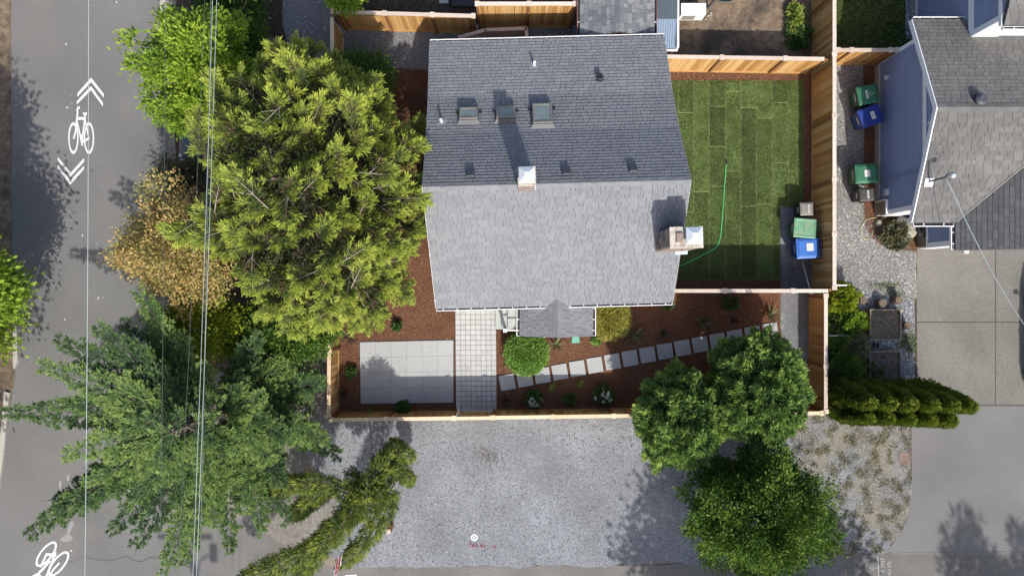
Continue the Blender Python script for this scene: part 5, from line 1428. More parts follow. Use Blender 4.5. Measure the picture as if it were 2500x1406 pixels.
# --- tufted round conifers
def tufted(name, label, base, ce, ra, seed, ntuft, mat='l_round', L=.17, group=None, upw=.35, bump=.3, layers=((1.0, 1.0), (.8, .55)), zmin=-.55, tint0=.42, nneed=13, trunk_r=.12):
    rg = np.random.default_rng(seed)
    base = Vector((base[0], base[1], 0)); t = thing(name, label, 'tree', base, 0, group)
    ce = np.array(ce); ra = np.array(ra); A = [[] for _ in range(6)]
    for f, q in layers:
        n = int(ntuft * q); d = sph(rg, n * 2); d = d[d[:, 2] > zmin][:n]; n = len(d)
        rr = np.array([f * (1 + bump * .8 * nz3(v, 2.6, seed) + bump * .9 * nz3(v, 5.0, seed + 5)) for v in d]) + rg.normal(0, .025, n)
        p = ce + d * ra * rr[:, None]; p[:, 2] = np.maximum(p[:, 2], .1)
        lob = np.array([nz3(v, 5.0, seed + 5) for v in d])
        idx = np.repeat(np.arange(n), nneed); m = len(idx)
        od = unit(d / ra); dirs = unit(od[idx] + np.array([0, 0, upw]) + rg.normal(0, .75, (m, 3)))
        A[0].append(p[idx] + rg.normal(0, .03, (m, 3))); A[1].append(dirs); A[2].append(rg.normal(0, 1, (m, 3)) + od[idx] * .8)
        A[3].append(rg.uniform(.6, 1.15, m) * L); A[4].append(rg.uniform(.028, .05, m))
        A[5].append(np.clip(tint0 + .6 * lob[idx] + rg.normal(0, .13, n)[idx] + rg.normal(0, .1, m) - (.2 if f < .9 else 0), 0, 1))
    A = [np.concatenate(a) for a in A]
    leaf_mesh('crown', MT[mat], t, *A)
    m = MB(); m.tube([base + Vector((0, 0, -.02)), Vector((ce[0], ce[1], ce[2] * .6)), Vector((ce[0], ce[1], ce[2] + ra[2] * .5))], [trunk_r, trunk_r * .7, trunk_r * .2], 8)
    for k in range(10):
        a = k * 2.4; e = Vector(ce + np.array([math.cos(a), math.sin(a), rg.uniform(-.3, .5)]) * ra * .75)
        m.tube([Vector((base.x, base.y, ce[2] * .5)), e], [trunk_r * .4, .015], 5)
    m.build('trunk', MT['bark'], t)
    return t
def ball(px, py, z, rx_px, ry_px, rz):
    c = P(px, py, z); k = (H - z) / F
    return (c.x, c.y), (c.x, c.y, z), (rx_px * k, ry_px * k, rz)
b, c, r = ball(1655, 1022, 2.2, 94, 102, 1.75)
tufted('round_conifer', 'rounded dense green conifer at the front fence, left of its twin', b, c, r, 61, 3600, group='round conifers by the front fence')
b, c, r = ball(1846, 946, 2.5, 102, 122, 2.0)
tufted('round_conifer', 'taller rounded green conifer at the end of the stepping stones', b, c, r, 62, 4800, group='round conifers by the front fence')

# --- broadleaf trees and shrubs
leafy('deciduous_tree', 'dark green leafy tree below the round conifers on the gravel', P(1842, 1190)[:2], tuple(P(1852, 1240, 3.0)), (2.1, 1.98, 2.2), 820, 90, .14, .1, .062, 'l_dark', 71, shell=.5, bump=.42, trunk_r=.14, tint=(.05, .68))
leafy('maple_tree', 'bright green leafy maple beside the street at the upper left', P(545, 235)[:2], tuple(P(508, 190, 3.2)), (1.75, 1.75, 1.8), 300, 75, .15, .15, .075, 'l_maple', 72, shell=.5, bump=.7, trunk_r=.09, stems=3, flatten=.4, tint=(.3, 1.0), zmin=-.1, droop=.3)
leafy('leafy_shrub', 'low bright green maple shrub above the big cedar', P(620, 210)[:2], tuple(P(585, 130, 2.0)), (.7, 1.0, .9), 110, 100, .24, .14, .08, 'l_bush', 73, cat='shrub', shell=.4, bump=.4, trunk_r=.04, stems=3, tint=(.2, .9))
leafy('leafy_shrub', 'dark green shrub at the top edge beside the street', P(580, 20)[:2], tuple(P(565, 12, 1.6)), (1.1, 1.2, 1.1), 110, 100, .24, .12, .07, 'l_bush', 74, cat='shrub', shell=.4, bump=.4, trunk_r=.04, stems=3, tint=(.0, .55))
leafy('golden_tree', 'golden brown leafed small tree between cedar and fir', P(520, 620)[:2], tuple(P(448, 600, 4.3)), (1.85, 1.7, 1.9), 330, 90, .17, .095, .06, 'l_gold', 75, shell=.45, bump=.5, trunk_r=.09, stems=2, tint=(.1, .95))
leafy('yellow_shrub', 'bright yellow green shrub below the golden tree', P(540, 780)[:2], tuple(P(490, 800, 3.3)), (1.3, 1.15, 1.3), 170, 90, .17, .11, .06, 'l_yellow', 76, cat='shrub', shell=.4, bump=.4, trunk_r=.04, stems=3, tint=(.2, .95))
leafy('leafy_shrub', 'mid green shrub against the left garden fence', P(690, 840)[:2], tuple(P(680, 815, 2.6)), (1.7, 1.1, 1.3), 230, 90, .18, .11, .06, 'l_bush', 77, cat='shrub', shell=.35, bump=.35, trunk_r=.05, stems=3, tint=(.15, .75))
leafy('leafy_shrub', 'green undergrowth below the maple at the street edge', P(560, 300)[:2], tuple(P(575, 285, 1.4)), (1.5, 1.0, .9), 120, 90, .25, .12, .07, 'l_bush', 78, cat='shrub', shell=.3, bump=.35, trunk_r=.04, stems=3, tint=(.1, .7))
leafy('leafy_shrub', 'small green shrub poking through the left fence', P(797, 812)[:2], tuple(P(800, 812, 1.7)), (.42, .26, .3), 22, 60, .12, .1, .06, 'l_bush', 79, cat='shrub', shell=.3, trunk_r=.02, tint=(.4, .9))
leafy('leafy_shrub', 'bright green shrub hanging over the fence at the top edge', P(830, -20)[:2], tuple(P(838, -8, 2.3)), (.5, .45, .5), 40, 70, .16, .13, .08, 'l_maple', 80, cat='shrub', shell=.3, trunk_r=.03, tint=(.4, .9))
leafy('olive_shrub', 'thin olive green shrub under the left edge of the cedar', P(448, 440)[:2], tuple(P(445, 430, 1.8)), (.7, .6, .8), 60, 70, .2, .1, .06, 'l_olive', 81, cat='shrub', shell=.3, trunk_r=.03, stems=2)
leafy('green_hedge_shrub', 'dark green shrub under the right side of the cedar', P(870, 160)[:2], tuple(P(885, 185, 1.4)), (.9, .6, .7), 110, 90, .24, .11, .06, 'l_bush', 82, cat='shrub', shell=.3, trunk_r=.04, stems=2, tint=(.1, .6))
# trees on the far side of the street: mostly outside the frame, they shade the street
leafy('street_tree', 'bright green street tree reaching in at the left edge', (-22.4, -1.2), (-22.0, -1.0, 6.6), (4.1, 4.3, 4.0), 420, 130, .42, .18, .11, 'l_maple', 83, shell=.5, bump=.35, trunk_r=.3, tint=(.3, .9), group='trees left of the street')
leafy('street_tree', 'second street tree outside the left edge, only its shadow shows', (-22.6, -6.2), (-22.0, -5.6, 7.4), (4.2, 4.0, 3.8), 300, 110, .45, .2, .12, 'l_maple', 84, shell=.5, bump=.35, trunk_r=.3, tint=(.3, .9), group='trees left of the street')
leafy('leafy_shrub', 'bright green bush poking in at the left edge', (-20.9, -.8), tuple(P(-30, 735, 3.2)), (.95, 1.5, 1.0), 90, 110, .25, .14, .085, 'l_maple', 85, cat='shrub', shell=.4, bump=.4, trunk_r=.06, tint=(.4, .95))
# tall trees below the frame: their shadows fall on the lane and driveway
leafy('tall_tree', 'tall tree below the frame shading the lane', (11.8, -19.2), (11.6, -18.5, 7.6), (3.9, 2.6, 3.6), 300, 80, .5, .26, .16, 'l_dark', 86, shell=.45, bump=.3, trunk_r=.3, group='trees below the frame')
for i, (x, y, h) in enumerate(((20.9, -19.4, 10.2), (23.4, -19.6, 9.6), (15.8, -21.0, 8.0))):
    tufted('tall_conifer', ('tall narrow conifer below the frame, its tip shadow on the driveway', 'second tall conifer below the frame at the lower right', 'conifer below the frame near the lane marks')[i], (x, y), (x, y, h * .5), (1.2, 1.2, h * .52), 90 + i, 900, L=.4, group='trees below the frame', nneed=9)

# --- weeping sequoia
def sequoia(seed=12):
    rg = np.random.default_rng(seed)
    base = P(905, 1168)
    t = thing('weeping_sequoia', 'weeping sequoia with snaking green arms on the gravel', 'tree', base)
    arms = [([(905, 1170, .0), (912, 1190, 1.6), (905, 1215, 3.0), (890, 1215, 3.6)], .2),
            ([(890, 1225, 3.5), (915, 1160, 3.5), (950, 1115, 2.9), (978, 1105, 2.1), (1000, 1116, 1.5)], .3),
            ([(930, 1150, 3.1), (962, 1098, 2.5), (965, 1090, 1.6)], .3),
            ([(960, 1150, 2.6), (990, 1158, 2.2), (1000, 1175, 1.4)], .2),
            ([(890, 1220, 3.6), (830, 1190, 3.8), (770, 1178, 3.6), (715, 1180, 3.1), (660, 1186, 2.4), (625, 1190, 1.7)], .27),
            ([(800, 1188, 3.5), (760, 1220, 2.9), (735, 1240, 2.0), (722, 1258, 1.1)], .25),
            ([(880, 1225, 3.6), (840, 1270, 4.0), (805, 1315, 4.0), (750, 1350, 3.5), (700, 1372, 2.9), (640, 1396, 2.2), (595, 1412, 1.5)], .33),
            ([(860, 1250, 3.6), (800, 1300, 3.6), (745, 1380, 3.0), (730, 1420, 2.2)], .3),
            ([(900, 1210, 3.3), (955, 1195, 3.0), (945, 1240, 2.8), (915, 1290, 2.4), (875, 1340, 1.9), (838, 1374, 1.2)], .25),
            ([(950, 1130, 2.8), (930, 1180, 3.2), (900, 1240, 3.2), (860, 1260, 2.8)], .33),
            ([(880, 1150, 2.9), (860, 1170, 3.2), (880, 1220, 3.4)], .28)]
    A = [[] for _ in range(6)]
    tw = MB()
    for pts, rad in arms:
        w = [np.array(P(*p)) for p in pts]
        tw.tube([Vector(p) for p in w], [max(.01, (.07 if w[0][2] < .1 else .03) * (1 - i / len(w))) for i in range(len(w))], 6)
        if rad < .21 and w[0][2] < .1: continue
        for k in range(len(w) - 1):
            a, b = w[k], w[k + 1]; ln = np.linalg.norm(b - a); d = (b - a) / ln
            last = (k == len(w) - 2)
            n = int(ln * 190)
            for _ in range(n):
                u = rg.uniform(0, 1); rr = rad * 1.32 * (1 - .45 * u if last else 1)
                c = a + (b - a) * u
                o = rg.normal(0, 1, 3); o -= d * np.dot(o, d); o = unit(o)
                bulge = 1 + .35 * nz3(c, 2.2, 3) + .2 * nz3(c + o * .2, 5, 7)
                for _ in range(7):
                    p = c + o * rr * bulge * rg.uniform(.45, 1.0) + rg.normal(0, .03, 3)
                    A[0].append(p); A[1].append(unit(o * .75 + d * .8 + np.array([0, 0, .15]) + rg.normal(0, .3, 3))); A[2].append(o + rg.normal(0, .5, 3))
                    A[3].append(rg.uniform(.11, .21)); A[4].append(rg.uniform(.022, .036)); A[5].append(np.clip(.42 + .5 * nz3(c + o * .3, 3.4, 1) + rg.normal(0, .12), 0, 1))
    leaf_mesh('crown', MT['l_sequoia'], t, *A)
    tw.build('trunk', MT['twig_dark'], t)
sequoia()

# --- arborvitae hedge: two staggered rows of narrow evergreens
def thuja(x, y, h, r, seed, label):
    rg = np.random.default_rng(seed)
    t = thing('arborvitae', label, 'tree', (x, y, 0), 0, 'arborvitae row at the driveway')
    n = 1900
    u = rg.uniform(0, 1, n) ** .85
    prof = np.where(u < .25, .75 + u, 1.0) * np.sqrt(np.clip(1 - ((u - .22) / .8) ** 2, .0, 1)) * (1 - .25 * u)
    an = rg.uniform(0, 2 * math.pi, n)
    bump = np.array([1 + .2 * mnoise.noise(Vector((math.cos(a) * 1.8 + seed, math.sin(a) * 1.8, q * h * 1.1))) for a, q in zip(an, u)])
    rr = r * prof * bump * rg.uniform(.72, 1.05, n)
    p = np.column_stack([x + rr * np.cos(an), y + rr * np.sin(an), .08 + u * (h - .2)])
    o = np.column_stack([np.cos(an), np.sin(an), np.zeros(n)])
    k = 8; idx = np.repeat(np.arange(n), k); m = len(idx)
    D = unit(o[idx] * .55 + np.array([0, 0, .95]) + rg.normal(0, .28, (m, 3)))
    N = np.column_stack([-np.sin(an), np.cos(an), np.zeros(n)])[idx] + rg.normal(0, .5, (m, 3))
    T = .3 + .5 * (bump[idx] - 1) / .2 * .5 + rg.normal(0, .12, m) + .22 * (u[idx] > .9)
    leaf_mesh('crown', MT['l_thuja'], t, p[idx] + rg.normal(0, .03, (m, 3)), D, N, rg.uniform(.1, .17, m), rg.uniform(.03, .055, m), T)
    MB().tube([(x, y, -.02), (x, y, h * .5), (x, y, h * .92)], [.06, .04, .01], 6).build('trunk', MT['bark'], t)
hx = [12.82, 13.5, 14.2, 14.9, 15.55, 16.1]
word = ['first', 'second', 'third', 'fourth', 'fifth', 'sixth']
for i, x in enumerate(hx):
    thuja(x, -4.12 - .01 * i, 3.55 + .1 * i, .56, 200 + i, '%s arborvitae from the fence in the upper hedge row' % word[i])
for i, x in enumerate(hx[:5]):
    thuja(x + .1, -4.72, 3.2 + .12 * i, .5, 220 + i, '%s arborvitae from the fence in the lower hedge row' % word[i])

# --- garden plants
def shrub(name, label, px, py, rpx, h, mat, seed, n=130, nleaf=45, L=.06, Wd=.04, cat='shrub', group=None, ry=None, flower=None, bump=.12, shell=.8):
    p = P(px, py, h * .55); k = (H - h * .55) / F
    t = leafy(name, label, (p.x, p.y), (p.x, p.y, h * .52), (rpx * k, (ry or rpx) * k, h * .5), n, nleaf, max(.03, rpx * k * .09), L, Wd, mat, seed, cat=cat, group=group, shell=shell, bump=bump, trunk_r=.02, nlimb=6, zmin=-.5, tint=(.15, .9))
    if flower:
        rg = np.random.default_rng(seed + 1); m = flower
        c = np.array([p.x, p.y, h * .52]); d = sph(rg, m); d[:, 2] = np.abs(d[:, 2]) + .3; d = unit(d)
        cc = c + d * np.array([rpx * k, rpx * k, h * .5]) * .98
        idx = np.repeat(np.arange(m), 16); q = len(idx)
        off = rg.normal(0, .035, (q, 3)); off[:, 2] = np.abs(off[:, 2]) + .05
        leaf_mesh('flowers', MT['petal'], t, cc[idx] + off, unit(rg.normal(0, 1, (q, 3)) * [1, 1, .3]), unit(rg.normal(0, .4, (q, 3)) + np.array([0, 0, 1])), .075, .065, rg.uniform(0, 1, q))
    return t
shrub('boxwood', 'clipped round light green boxwood below the porch', 1285, 862, 47, .95, 'l_box', 300, n=800, nleaf=36, L=.055, Wd=.042, bump=.02, shell=.9)
shrub('variegated_shrub', 'round yellow and green variegated shrub right of the porch', 1489, 778, 45, .9, 'l_euon', 301, n=700, nleaf=36, L=.06, Wd=.04, bump=.06, shell=.88)
shrub('hydrangea', 'white flowering hydrangea bush right of the paver walk by the front fence', 1303, 974, 17, .45, 'l_small', 302, n=60, nleaf=26, L=.1, Wd=.075, group='flowering bushes by the front fence', flower=8, bump=.25)
shrub('hydrangea', 'dark white flowering hydrangea bush left of the round conifers', 1472, 966, 20, .5, 'l_small', 303, n=70, nleaf=26, L=.1, Wd=.075, group='flowering bushes by the front fence', flower=9, bump=.25)
small = [(968, 797, 8, 'small green plant in the bark above the patio slabs', 'l_small'), (857, 908, 10, 'small green plant left of the patio slabs', 'l_small'), (985, 997, 13, 'leafy green plant below the patio slabs', 'l_small'),
         (1392, 974, 10, 'small dark green plant between the two flowering bushes', 'l_small'), (1458, 830, 8, 'small dense green plant below the variegated shrub', 'l_box'), (1785, 739, 15, 'leafy green plant below the middle fence', 'l_small'),
         (1629, 742, 10, 'green plant at the right front corner of the house roof', 'l_small'), (925, 742, 15, 'grey green plant at the lower edge of the cedar', 'l_olive')]
for i, (px, py, r_, lab, mt) in enumerate(small):
    shrub('garden_plant', lab, px, py, r_, .3, mt, 320 + i, n=28, nleaf=22, L=.09, Wd=.05, cat='plant', group='small plants in the bark beds', bump=.35)

def spiky(label, px, py, rpx, n, mat, seed, w=.035, h=.5, name='spiky_plant', arch=.35):
    rg = np.random.default_rng(seed); p = P(px, py, h * .4); Rr = rpx / 60
    t = thing(name, label, 'plant', (p.x, p.y, 0), 0, 'spiky plants in the bark beds')
    m = MB()
    for i in range(n):
        a = 2 * math.pi * i / n + rg.normal(0, .25); ln = Rr * rg.uniform(.55, 1.1); el = rg.uniform(.25, 1.2)
        d = Vector((math.cos(a), math.sin(a), 0)); s = Vector((-d.y, d.x, 0)) * w * rg.uniform(.6, 1.1)
        pts = [Vector((p.x, p.y, .02)) + d * (ln * u * (.55 + .45 * math.cos(el) + .2 * u)) + Vector((0, 0, h * math.sin(el) * (u * 1.3 - arch * u * u))) for u in (0, .35, .7, 1)]
        pts = [Vector((q.x, q.y, max(q.z, .015))) for q in pts]
        wv = (.6, 1, .75, .06)
        vs = []
        for q, ww in zip(pts, wv): vs += [q - s * ww * .5, q + s * ww * .5 + Vector((0, 0, .004))]
        m.add(vs, [(0, 1, 3, 2), (2, 3, 5, 4), (4, 5, 7, 6)], float(rg.uniform(0, 1)))
    m.build('leaves', MT[mat], t)
spiky('large dark spiky plant left of the patio near the fence', 850, 822, 30, 26, 'l_spike_dark', 401)
spiky('yellowish spiky plant below the porch beside the boxwood', 1358, 842, 25, 22, 'l_spike', 402, w=.04)
spiky('large green spiky plant above the stepping stones', 1546, 818, 33, 34, 'l_spike', 403, w=.045)
spiky('upright spiky plant in the bark below the middle fence', 1718, 787, 25, 26, 'l_spike', 404, w=.04)
spiky('spiky plant beside the grey path at the end of the stones', 1886, 770, 27, 26, 'l_spike', 405, w=.045)
spiky('dark spiky plant in shade at the lower left fence corner', 838, 962, 17, 22, 'l_spike_dark', 406)
spiky('reddish spiky plant between the paver walk and the boxwood', 1237, 884, 17, 22, 'l_spike_dark', 407)
spiky('dark spiky plant at the lower right corner of the paver walk', 1237, 978, 18, 24, 'l_spike_dark', 408)
spiky('dark grassy plant between the two big spiky plants', 1790, 782, 15, 22, 'l_spike_dark', 409)
spiky('dark reddish grass clump in the bark above the stones', 1622, 815, 18, 26, 'l_spike_dark', 410)
for i, (px, py, lab) in enumerate(((904, 1001, 'lime green grass tuft below the patio slabs'), (1350, 944, 'lime green grass tuft left of the other by the stepping stones'), (1416, 936, 'lime green grass tuft below the fifth stepping stone'))):
    spiky(lab, px, py, 12, 34, 'l_lime', 430 + i, w=.022, h=.25, name='grass_tuft')
# right hand planting bed
shrub('yellow_shrub', 'yellow green shrub at the fence corner beside the log stumps', 2050, 727, 30, 1.3, 'l_yellow', 340, n=110, nleaf=60, L=.09, Wd=.055, bump=.35, ry=34)
shrub('leafy_shrub', 'bright green shrub between fence and planters', 2078, 778, 26, 1.1, 'l_maple', 341, n=70, nleaf=60, L=.09, Wd=.055, bump=.4)
shrub('leafy_shrub', 'loose green shrub left of the upper planter', 2052, 805, 42, .9, 'l_bush', 342, n=110, nleaf=60, L=.08, Wd=.045, bump=.4)
shrub('feathery_shrub', 'pale feathery green shrub between the two planters', 2085, 842, 36, .9, 'l_olive', 343, n=90, nleaf=60, L=.1, Wd=.03, bump=.4, ry=26)
shrub('leafy_shrub', 'mid green shrub left of the lower planter', 2056, 892, 42, 1.1, 'l_bush', 344, n=150, nleaf=60, L=.08, Wd=.045, bump=.4)
shrub('low_shrub', 'small olive yellow shrub beside the little wooden frame', 2105, 788, 17, .5, 'l_yellow', 345, n=30, nleaf=40, L=.07, Wd=.04, bump=.4)
shrub('boulder_shrub', 'olive green shrub growing over the boulder', 2188, 578, 30, .7, 'l_olive', 346, n=120, nleaf=50, L=.09, Wd=.06, bump=.3, ry=28)
shrub('weed_clump', 'tall lime green weed clump in the dry yard', 1944, 45, 13, .5, 'l_lime', 347, n=40, nleaf=40, L=.14, Wd=.05, bump=.5, ry=24, cat='plant')
shrub('weed_clump', 'dark green weeds against the back right fence', 1950, 90, 26, .35, 'l_small', 348, n=70, nleaf=40, L=.08, Wd=.05, bump=.5, cat='plant')
shrub('planter_plant', 'small green plant growing in the lower planter', 2140, 903, 13, .75, 'l_small', 349, n=25, nleaf=30, L=.09, Wd=.03, bump=.4, cat='plant')

# ------------------------------------------------------------------ wheeled bins
def bin_(label, px, py, rz, w, d, h, body, lid, sticker=None, recess=True, emblem=False):
    """front faces local -x, hinge and handle at +x; px,py = lid centre"""
    p = P(px, py, h)
    t = thing('wheeled_bin', label, 'bin', (p.x, p.y, 0), R(rz), 'wheeled waste bins')
    mw = W[t]
    m = MB(mw)
    zb, zt = .05, h - .08
    b0 = [(-d * .30, -w * .36), (d * .36, -w * .36), (d * .36, w * .36), (-d * .30, w * .36)]
    b1 = [(-d * .46, -w * .46), (d * .44, -w * .46), (d * .44, w * .46), (-d * .46, w * .46)]
    vs = [(x, y, zb) for x, y in b0] + [(x, y, zt) for x, y in b1]
    m.add(vs, [(0, 3, 2, 1), (4, 5, 6, 7), (0, 1, 5, 4), (1, 2, 6, 5), (2, 3, 7, 6), (3, 0, 4, 7)])
    bo = m.build('body', MT[body], t, bevel=.03)
    MB(mw).box((0, 0, zt + .005), (d * .95, w * .97, .05)).build('rim', MT[body], t, bevel=.012)
    m = MB(mw)
    z0 = zt + .032
    o = [(-d * .5, -w * .5), (d * .42, -w * .5), (d * .42, w * .5), (-d * .5, w * .5)]
    i_ = [(x * .86 - .005, y * .84) for x, y in o]
    j_ = [(x * .8 - .005, y * .76) for x, y in o]
    vs = [(x, y, z0) for x, y in o] + [(x, y, z0 + .035) for x, y in o] + [(x, y, z0 + .06) for x, y in i_] + [(x, y, z0 + (.035 if recess else .085)) for x, y in j_]
    fs = [(0, 3, 2, 1)] + [(a + k, a + (k + 1) % 4, a + 4 + (k + 1) % 4, a + 4 + k) for a in (0, 4, 8) for k in range(4)] + [(12, 13, 14, 15)]
    m.add(vs, fs)
    lo = m.build('lid', MT[lid], t, bevel=.012)
    zs = z0 + (.037 if recess else .087)
    if not recess or True:
        MB(mw).box((-d * .05, 0, zs + .006), (.02, w * .5, .012)).build('lid_rib', MT[lid], lo)
    if sticker:
        sx, sy, sw, sh = sticker
        MB(mw).box((sx, sy, zs + .016), (sw, sh, .004)).build('sticker', MT['sticker'], lo)
        for k in range(3):
            MB(mw).box((sx + sw * (.25 - .25 * k), sy, zs + .0195), (.012, sh * .75, .002)).build('sticker_line', MT['plastic_grey'], lo)
    if emblem:
        for k in range(3):
            a = k * 2.094
            MB(mw @ Matrix.Translation((d * .1, -.0, zs + .016)) @ Matrix.Rotation(a, 4, 'Z')).box((.05, 0, 0), (.022, .07, .003)).build('emblem', MT['sticker'], lo)
    # front label on the body
    n_ = Vector((-d * .46 + d * .3, 0, zt - zb)).normalized()
    MB(mw @ Matrix.Translation((-d * .425 - .012, 0, zt * .75)) @ Matrix.Rotation(-math.atan2(d * .16, zt - zb), 4, 'Y')).box((0, 0, 0), (.006, w * .4, .1)).build('front_label', MT['sticker'], bo)
    MB(mw).tube([(d * .44, -w * .38, zt - .02), (d * .54, -w * .38, zt + .03), (d * .54, w * .38, zt + .03), (d * .44, w * .38, zt - .02)], .017, 6).build('handle', MT[body], t)
    for s_ in (-1, 1):
        wm = mw @ Matrix.Translation((d * .36, s_ * w * .40, .12)) @ Matrix.Rotation(R(90), 4, 'X')
        wh = MB(wm).lathe([(.06, -.03), (.12, -.028), (.12, .028), (.06, .03)], 14).build('wheel', MT['rubber'], t)
    return t
bin_('small grey lidded bin, top one of three against the long fence', 1971, 510, 2, .52, .56, .98, 'plastic_black', 'plastic_grey', sticker=(.03, .0, .07, .3), recess=False)
bin_('faded green wheeled bin with dusty lid between grey and blue bins', 1968, 557, -4, .76, .95, 1.08, 'plastic_green_body', 'plastic_green_old')
bin_('bright blue wheeled bin with white sticker against the long fence', 1974, 606, 3, .8, .95, 1.06, 'plastic_blue_body', 'plastic_blue', sticker=(.04, .04, .26, .3), recess=False)
bin_('dark green wheeled bin with recycling emblem at the blue wall', 2120, 231, 11, .74, .84, 1.05, 'plastic_green_body', 'plastic_green', sticker=(-.08, .0, .1, .3), emblem=True, recess=False)
bin_('navy blue wheeled bin beside the emblem bin at the blue wall', 2128, 283, 20, .76, .92, 1.06, 'plastic_blue_body', 'plastic_navy', sticker=(.03, .0, .16, .3), recess=False)
bin_('green wheeled bin with white sticker beside the black one', 2118, 424, 3, .76, .95, 1.06, 'plastic_green_body', 'plastic_green', sticker=(-.03, .0, .22, .26), recess=False)
bin_('small black wheeled bin with grey lid at the lower end of the blue wall', 2118, 475, 4, .52, .62, .98, 'plastic_black', 'plastic_dgrey', sticker=(.0, .0, .07, .3), recess=False)

# ------------------------------------------------------------------ cars
def car(label, loc, rz, paint, Lc=4.5, Wc=1.82, Hc=1.5, name='parked_car'):
    t = thing(name, label, 'car', loc, R(rz)); mw = W[t]
    # side profile stations along x (front at +x): x, half width, z_bottom, z_belt
    st = [(-Lc/2, .72, .42, .86), (-Lc/2 + .12, .86, .3, .96), (-Lc/2 + .7, .9, .24, 1.0), (-.6, .91, .22, 1.0), (.55, .91, .22, .98), (Lc/2 - .9, .89, .24, .92), (Lc/2 - .25, .83, .28, .8), (Lc/2, .66, .4, .66)]
    def loft(st, zf, nm, mat, par, bev=.0):
        m = MB(mw); vs = []; n = 10
        for x, hw, zb, zt in st:
            hw = hw * Wc / 1.82
            ring = [(-hw * .9, zb), (-hw, zb + (zt - zb) * .35), (-hw * .985, zb + (zt - zb) * .75), (-hw * .9, zt - .02), (-hw * .5, zt + .02), (hw * .5, zt + .02), (hw * .9, zt - .02), (hw * .985, zb + (zt - zb) * .75), (hw, zb + (zt - zb) * .35), (hw * .9, zb)]
            vs += [(x, y, z) for y, z in ring]
        fs = []
        for i in range(len(st) - 1):
            for k in range(n):
                fs.append((i * n + k, (i + 1) * n + k, (i + 1) * n + (k + 1) % n, i * n + (k + 1) % n))
        fs.append(tuple(range(n))); fs.append(tuple((len(st) - 1) * n + k for k in range(n - 1, -1, -1)))
        m.add(vs, fs); return m.build(nm, mat, par, smooth=True, bevel=0)
    body = loft(st, 0, 'body', MT[paint], t)
    # greenhouse
    def gh(x0, x1, x2, x3, z0, z1, ins, nm, mat, grow=0):
        m = MB(mw); a = Wc / 2 - .06 + grow; b = Wc / 2 - ins + grow
        vs = [(x0 - grow, -a, z0), (x3 + grow, -a, z0), (x3 + grow, a, z0), (x0 - grow, a, z0), (x1, -b, z1), (x2, -b, z1), (x2, b, z1), (x1, b, z1)]
        m.add(vs, [(0, 3, 2, 1), (4, 5, 6, 7), (0, 1, 5, 4), (1, 2, 6, 5), (2, 3, 7, 6), (3, 0, 4, 7)])
        return m.build(nm, mat, t, bevel=.05, segs=3)
    gh(-Lc/2 + .2, -Lc/2 + .55, .45, 1.15, .96, Hc - .04, .24, 'window', MT['glass_dark'])
    MB(mw).box((-.42, 0, Hc - .015), (1.95, Wc - .52, .05)).build('roof', MT[paint], t, bevel=.02)
    for x in (-Lc/2 + .42, -.35, .75):
        for s_ in (-1, 1):
            MB(mw).tube([(x - .05, s_ * (Wc/2 - .07), .97), (x * .86, s_ * (Wc/2 - .235), Hc - .03)], .03, 5).build('pillar', MT[paint], t)
    for s_ in (-1, 1):
        MB(mw).box((.85, s_ * (Wc/2 + .08), 1.0), (.12, .2, .13)).build('mirror', MT[paint], t, bevel=.03)
        MB(mw).box((Lc/2 - .12, s_ * .6 * Wc / 1.82, .68), (.22, .34, .12)).build('headlight', MT['galv'], t, bevel=.03)
        MB(mw).box((-Lc/2 + .06, s_ * .66 * Wc / 1.82, .8), (.14, .26, .16)).build('tail_light', MT['lamp_red'], t, bevel=.03)
        for x in (-.25, .55):
            MB(mw).box((x - .35, s_ * (Wc/2 + .005), .84), (.2, .03, .03)).build('door_handle', MT[paint], t)
        for x in (-Lc/2 + .85, Lc/2 - .9):
            wm = mw @ Matrix.Translation((x, s_ * (Wc/2 - .1), .33)) @ Matrix.Rotation(R(-90 * s_), 4, 'X')
            ty = MB(wm).lathe([(.2, -.11), (.31, -.11), (.33, -.06), (.33, .08), (.31, .115), (.21, .118)], 22).build('wheel', MT['rubber'], t, smooth=False)
            MB(wm).lathe([(.2, .09), (.2, .1225), (.05, .1225)], 20).build('wheel_well', MT['black'], ty)
            for k in range(10):
                MB(wm @ Matrix.Rotation(k * .628, 4, 'Z')).box((.115, 0, .128), (.16, .034, .012)).build('spoke', MT['rim'], ty)
            MB(wm).lathe([(.195, .119), (.205, .13), (.218, .13), (.22, .119)], 20).build('rim', MT['rim'], ty)
            MB(wm).lathe([(.04, .123), (.04, .137), (.02, .14)], 10).build('hub', MT['rim'], ty)
    MB(mw).box((-Lc/2 + .33, 0, Hc - .1), (.22, Wc - .6, .035)).build('spoiler', MT[paint], t, bevel=.01)
    MB(mw).box((-Lc/2 - .02, 0, .62), (.03, .5, .12)).build('plate', MT['white'], t)
    return t
pc = P(432, 352, .85)
car('dark grey car parked under the left side of the cedar', (pc.x + 2.25, pc.y + .08, 0), 180, 'car_grey', Hc=1.6)
car('blue car at the right edge of the concrete driveway', (21.72, -1.92, 0), 90, 'car_blue', Lc=4.7)

